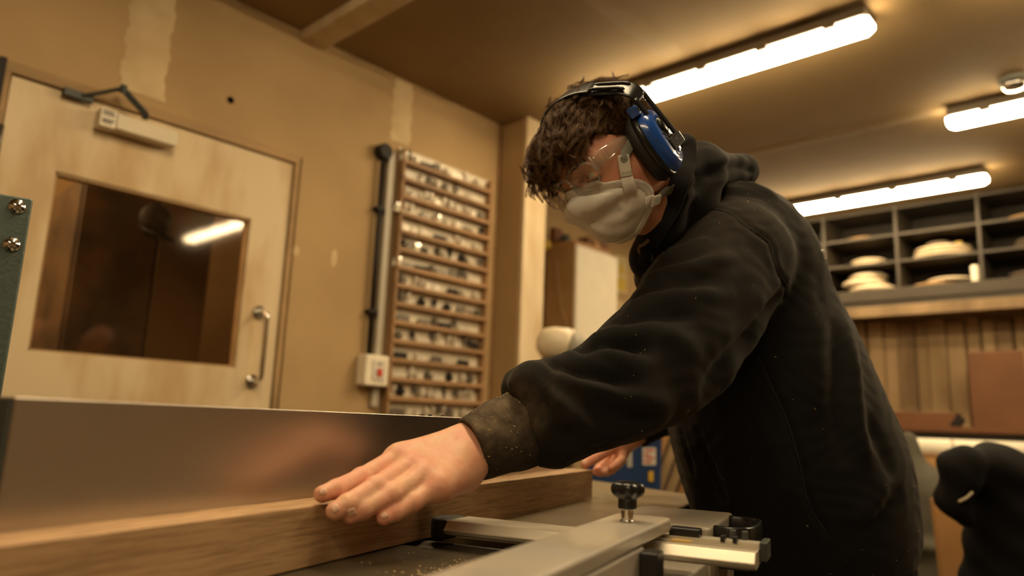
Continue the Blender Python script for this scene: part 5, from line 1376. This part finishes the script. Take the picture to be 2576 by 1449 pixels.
for s in (1, -1):
    lo_b = [(-.0185, .0985, .068), (-.020, .0995, .040), (-.023, .1005, .010), (-.024, .1010, -.010)]
    for off in (-.0105, .0105):
        pts = [Hp(f + off, l * s, u) for f, l, u in lo_b]
        obj('slider_bar', tube(bmesh.new(), spline(pts, 6), 1, 10, flat=(.0036, .0019), up0=HL * s), m_black, ed, smooth=True)
    b = bmesh.new(); box(b, (-.0145, -.016, -.004), (.0145, .002, .004), lambda p: Vector(Hp(-.024, .1012 * s, -.004) + HF * p.x + HU * p.y + HL * s * p.z)); obj('slider_end', b, m_black, ed, bevel=.002)
    cc_ = cN if s == 1 else cF_; aa_ = axN if s == 1 else axF; e0 = Hp(-.024, .1012 * s, -.010); e1_ = cc_ + aa_ * .040 + HU * .0
    obj('cup_pivot', tube(bmesh.new(), [e0, (e0 + e1_) / 2 + HU * .002, e1_], .0045, 10), m_black, ed, smooth=True)
# handwritten marker letters on the near cup: drawn strokes
def stroke(pts, w=.0007):
    P = [cN + axN * (.0400) + FQN * (f) + HU * u for f, u in pts]; return tube(bmesh.new(), P, w, 6)
m_ink = mat('marker_ink', (.004, .006, .012), .4)
letters = [[(.006, -.030), (.016, -.026), (.007, -.021), (.017, -.016)],       # N
           [(.010, -.012), (.018, -.008)],                                       # I
           [(.019, .000), (.013, .001), (.011, -.004), (.013, -.008)],          # C
           [(.020, .006), (.014, .010), (.013, .004)]]
for L_ in letters: obj('marker_letter', stroke(L_), m_ink, bluN, smooth=True)

# ================================================================== safety glasses
sg = thing('safety_glasses', 'clear plastic safety glasses worn low over the mask', 'glasses', Hp(.095, 0, .027))
LC = [(.0925, .033, .025), (.0925, -.033, .025)]
def lens_ring(s, r=1., n=44, push=0.):
    c = (.0945, .0335 * s, .0245); out = []
    for k in range(n):
        a = 2 * math.pi * k / n; ca, sa = math.cos(a), math.sin(a)
        l = math.copysign(abs(ca) ** .85, ca) * .0245 * r; u = math.copysign(abs(sa) ** .85, sa) * .0205 * r
        l *= (1 + .06 * (sa)); out.append((c[0] + push - .006 * (abs(c[1] + l) / .05) ** 2 - .003 * (1 - r) * 0, c[1] + l, c[2] + u))
    return out
for s in (1, -1):
    R1 = [Hp(*p) for p in lens_ring(s)]
    rm = obj('lens_rim', tube(bmesh.new(), R1, .0017, 10, closed=True), m_clear, sg, smooth=True)
    R2 = [Hp(*p) for p in lens_ring(s, 1.13, push=-.006)]
    bm = bmesh.new(); A = [bm.verts.new(p) for p in [Hp(*q) for q in lens_ring(s, 1.03)]]; B = [bm.verts.new(p) for p in R2]
    for k in range(8, 38): bm.faces.new((A[k % 44], A[(k + 1) % 44], B[(k + 1) % 44], B[k % 44]))
    o = obj('side_flange', bm, m_lens, rm, smooth=True); sm = o.modifiers.new('solid', 'SOLIDIFY'); sm.thickness = .0008
    bm = bmesh.new(); c = bm.verts.new(Hp(.0962 - .003, .0335 * s, .0245)); A = [bm.verts.new(p) for p in R1]
    for k in range(len(A)): bm.faces.new((c, A[k], A[(k + 1) % len(A)]))
    o = obj('lens', bm, m_lens, rm, smooth=True); sm = o.modifiers.new('solid', 'SOLIDIFY'); sm.thickness = .0012
    # temple: a broad clear plate running back to the ear
    tp = [(.089, .0640, .034, .0088), (.070, .0715, .036, .0088), (.045, .0745, .035, .0078), (.022, .0755, .030, .0062), (.008, .0760, .025, .0045)]
    Q = spline([(f, l * s, u, h) for f, l, u, h in tp], 5); bm = bmesh.new(); A = []; 
    for q in Q: A.append([bm.verts.new(Hp(q[0], q[1] + s * o1, q[2] + q[3] * k1)) for o1, k1 in ((-.0014, -1), (-.0006, -1.03), (.0008, -.8), (.0016, -.4), (.0019, 0), (.0016, .4), (.0008, .8), (-.0006, 1.03), (-.0014, 1), (-.0002, 0))])
    for a_, b_ in zip(A[:-1], A[1:]):
        for k in range(10): bm.faces.new((a_[k], a_[(k + 1) % 10], b_[(k + 1) % 10], b_[k]))
    bm.faces.new(A[0][::-1]); bm.faces.new(A[-1])
    tpo = obj('temple_arm', bm, m_temple, sg, smooth=True)
    ln = [Hp(.083, .0605 * s, .026), Hp(.075, .0635 * s, .021), Hp(.060, .0665 * s, .016)]
    hg = obj('hinge', tube(bmesh.new(), [Hp(.0895, .0620 * s, .046), Hp(.0895, .0625 * s, .024)], .0016, 8), m_clear, sg, smooth=True)
    # wavy maker's moulding lines on the temple
    b = bmesh.new()
    for q_ in (.074, .069): tube(b, [Hp(q_, .0732 * s, .041), Hp(q_, .0734 * s, .030)], .00025, 5)
    obj('moulded_mark', b, m_strap, tpo)
obj('bridge', tube(bmesh.new(), spline([Hp(.0955, .0115, .034), Hp(.0985, .005, .0375), Hp(.0985, -.005, .0375), Hp(.0955, -.0115, .034)], 5), .0022, 10), m_clear, sg, smooth=True)
for s in (1, -1): obj('nose_pad', tube(bmesh.new(), spline([Hp(.0945, .0110 * s, .026), Hp(.090, .0115 * s, .019), Hp(.087, .0145 * s, .010)], 4), .0024, 8), m_clear, sg, smooth=True)

# ================================================================== respirator mask
mk = thing('dust_mask', 'white moulded cup respirator with grey elastic straps', 'mask', Hp(.08, 0, -.04))
rim = [(.0960, 0, .012), (.0880, .014, .008), (.0790, .029, .001), (.0680, .043, -.006), (.0550, .053, -.016), (.0430, .058, -.029), (.0370, .0575, -.043), (.0390, .052, -.054), (.0450, .039, -.063), (.0510, .021, -.068), (.0540, 0, -.070)]
rimf = rim + [(f, -l, u) for f, l, u in rim[-2:0:-1]]
R = spline(rimf + [rimf[0]], 4)[:-1]; NR = len(R)
R = np.array([to_local(snap(Hp(*p), .0035)) for p in R])
ce = np.array([.060, 0, -.036]); apex = np.array([.0985, 0, -.032])
m_mask = mat('mask_fabric', (.74, .70, .645), .75, sss=.08, bump=.06, bscale=220)
NT = 26
def mkp(i, t):
    """t 0 = rim, 1 = apex"""
    a = (1 - t) * math.pi / 2; rr = R[i] * 1.0
    s_, c_ = math.sin(a) ** .82, math.cos(a) ** .92
    q = ce + (rr - ce) * s_ * .94 + (apex - ce) * c_
    return q
Vm = []; 
for j in range(NT + 1):
    for i in range(NR): Vm.append(to_local(snap(Hs(mkp(i, j / NT)), .0025)))
Vm = np.array(Vm); Fm = []
for j in range(NT):
    for i in range(NR): i2 = (i + 1) % NR; Fm.append((j * NR + i, j * NR + i2, (j + 1) * NR + i2, (j + 1) * NR + i))
Fm = np.array(Fm)
Wm = Hs(Vm)
hm = Hit(Wm, Fm); Nm = vnormals(Wm, Fm); sg_ = np.sign((Nm @ HF).sum()) or 1; Nm = Nm * sg_
dm_ = np.zeros(len(Wm))
for pts, amp, w in [([(1480, 548), (1515, 536), (1548, 520), (1560, 508)], -.0017, .0085), ([(1562, 502), (1572, 520), (1560, 536)], -.0018, .0050), ([(1490, 560), (1505, 578), (1525, 592)], .0018, .007),
                    ([(1525, 556), (1555, 545), (1580, 530)], .0016, .009), ([(1530, 588), (1570, 568), (1600, 545)], -.0012, .009)]:
    L_ = hm.line(pts, 0, 5)
    if len(L_) > 2: d_, t_ = polydist(Wm, L_); dm_ += amp * np.exp(-(d_ / w) ** 2)
Wm = Wm + Nm * dm_[:, None]
sh = obj('cup_shell', (Wm, Fm), m_mask, mk, smooth=True); s_ = sh.modifiers.new('solid', 'SOLIDIFY'); s_.thickness = .0014; s_.offset = -1
# embossed flange round the cup, with rows of tiny dimples
cen = R.mean(0)
def flg(r0, q_):
    out = r0 - cen; out /= np.linalg.norm(out); p = ce + (r0 - ce) * .95 + np.array([.002, 0, 0]) + out * q_ + np.array([-.30 * q_, 0, 0])
    w_ = Hs(p); o_f = .0046 - .0026 * q_ / .016; g_ = glue(w_, o_f); w_ = snap(w_, o_f); dv = w_ - g_; L_ = np.linalg.norm(dv)
    return w_ if L_ < .005 else g_ + dv * (.005 / L_)
bm = bmesh.new(); A = [[bm.verts.new(flg(R[i], q_)) for q_ in (0, .004, .008, .012, .016)] for i in range(NR)]
for i in range(NR):
    a_, b_ = A[i], A[(i + 1) % NR]
    for k in range(4): bm.faces.new((a_[k], a_[k + 1], b_[k + 1], b_[k]))
fl_o = obj('flange', bm, m_mask, mk, smooth=True); s_ = fl_o.modifiers.new('solid', 'SOLIDIFY'); s_.thickness = .0012; s_.offset = 0
V_ = []; F_ = []
for i in range(NR):
    for sub in (0, .5):
        r0 = R[i] * (1 - sub) + R[(i + 1) % NR] * sub; r1 = R[(i + 1) % NR]
        for q_ in (.0040, .0066, .0092, .0118, .0142):
            c_ = flg(r0, q_); o_ = flg(r0, q_ + .001) - c_; o_ /= np.linalg.norm(o_); nn = np.array(hnormal(c_)); tan = np.cross(nn, o_); c_ = c_ + nn * .00075; h_ = .00052; i0 = len(V_)
            V_ += [c_ + tan * h_ + o_ * h_, c_ - tan * h_ + o_ * h_, c_ - tan * h_ - o_ * h_, c_ + tan * h_ - o_ * h_, c_ + nn * .0003]
            F_ += [(i0, i0 + 1, i0 + 4), (i0 + 1, i0 + 2, i0 + 4), (i0 + 2, i0 + 3, i0 + 4), (i0 + 3, i0, i0 + 4)]
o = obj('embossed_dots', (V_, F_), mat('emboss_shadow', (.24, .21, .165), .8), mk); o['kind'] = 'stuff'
# strap anchors, buckles, straps (both sides)
for s in (1, -1):
    def hg(off, *pts): return [glue(Hp(f, l * s, u), off) for f, l, u in pts]
    up_a = hnormal(Hp(.052, .062 * s, .0))
    obj('anchor_tab', tube(bmesh.new(), hg(.0085, (.060, .055, -.026), (.057, .060, -.012), (.053, .0635, .0)), [1.2, 1, .9], 8, flat=(.0088, .0012), up0=up_a), m_mask, mk, smooth=True)
    B1 = hg(.0095, (.0560, .0625, -.006), (.0510, .0665, .007), (.0450, .0690, .019))
    bk = obj('buckle', tube(bmesh.new(), B1, 1, 8, flat=(.0085, .0021), up0=up_a), m_clip, mk, bevel=.0006)
    n1 = np.array(hnormal(B1[2]))
    obj('buckle_window', lathe(bmesh.new(), [(0, 0), (.0055, 0), (.0055, .0006), (0, .0009)], B1[1] * .35 + B1[2] * .65 + n1 * .0020, n1, 18), m_strap, bk)
    b = bmesh.new(); d1 = B1[1] - B1[0]; d1 /= np.linalg.norm(d1); n0 = np.array(hnormal(B1[0])); w1 = np.cross(d1, n0)
    for k in range(6):
        c_ = B1[0] + d1 * .004 + w1 * (k - 2.5) * .0026 + n0 * .0021; tube(b, [c_ - d1 * .002, c_ + d1 * .0022], .0004, 5)
    obj('moulded_ridge', b, m_strap, bk)
    obj('elastic_strap', tube(bmesh.new(), spline(hg(.0062, (.047, .0680, .014), (.036, .0700, .020), (.024, .0730, .024), (.010, .075, .028), (-.010, .075, .034)), 5), 1, 8, flat=(.0068, .0009), up0=up_a), m_strap, mk, smooth=True)
    up_b = hnormal(Hp(.03, .06 * s, -.06))
    obj('anchor_tab', tube(bmesh.new(), hg(.0085, (.050, .057, -.050), (.043, .0620, -.054), (.036, .0635, -.058)), [1.1, 1, .85], 8, flat=(.0088, .0012), up0=up_b), m_mask, mk, smooth=True)
    B2 = hg(.0100, (.041, .0600, -.055), (.031, .0625, -.061), (.020, .0635, -.068))
    bk = obj('buckle', tube(bmesh.new(), B2, [1, .95, .85], 8, flat=(.0080, .0022), up0=up_b), m_clip, mk, bevel=.0006)
    b = bmesh.new(); d1 = B2[2] - B2[0]; d1 /= np.linalg.norm(d1); n0 = np.array(hnormal(B2[1])); w1 = np.cross(d1, n0)
    for k in range(4):
        c_ = B2[1] + w1 * (k - 1.5) * .0032 + n0 * .0022; tube(b, [c_ - d1 * .007, c_ + d1 * .007], .0005, 5)
    obj('moulded_ridge', b, m_strap, bk)
    obj('elastic_strap', tube(bmesh.new(), spline(hg(.0075, (.022, .0640, -.067), (.004, .0640, -.068), (-.02, .058, -.072), (-.05, .04, -.07)), 5), 1, 8, flat=(.0065, .0009), up0=up_b), m_strap, mk, smooth=True)
obj('nose_clip', tube(bmesh.new(), spline([Hp(.085, .026, -.010), Hp(.096, .013, -.004), Hp(.104, 0, -.001), Hp(.096, -.013, -.004), Hp(.085, -.026, -.010)], 6), 1, 8, flat=(.0024, .0006), up0=HF), m_strap, mk, smooth=True)
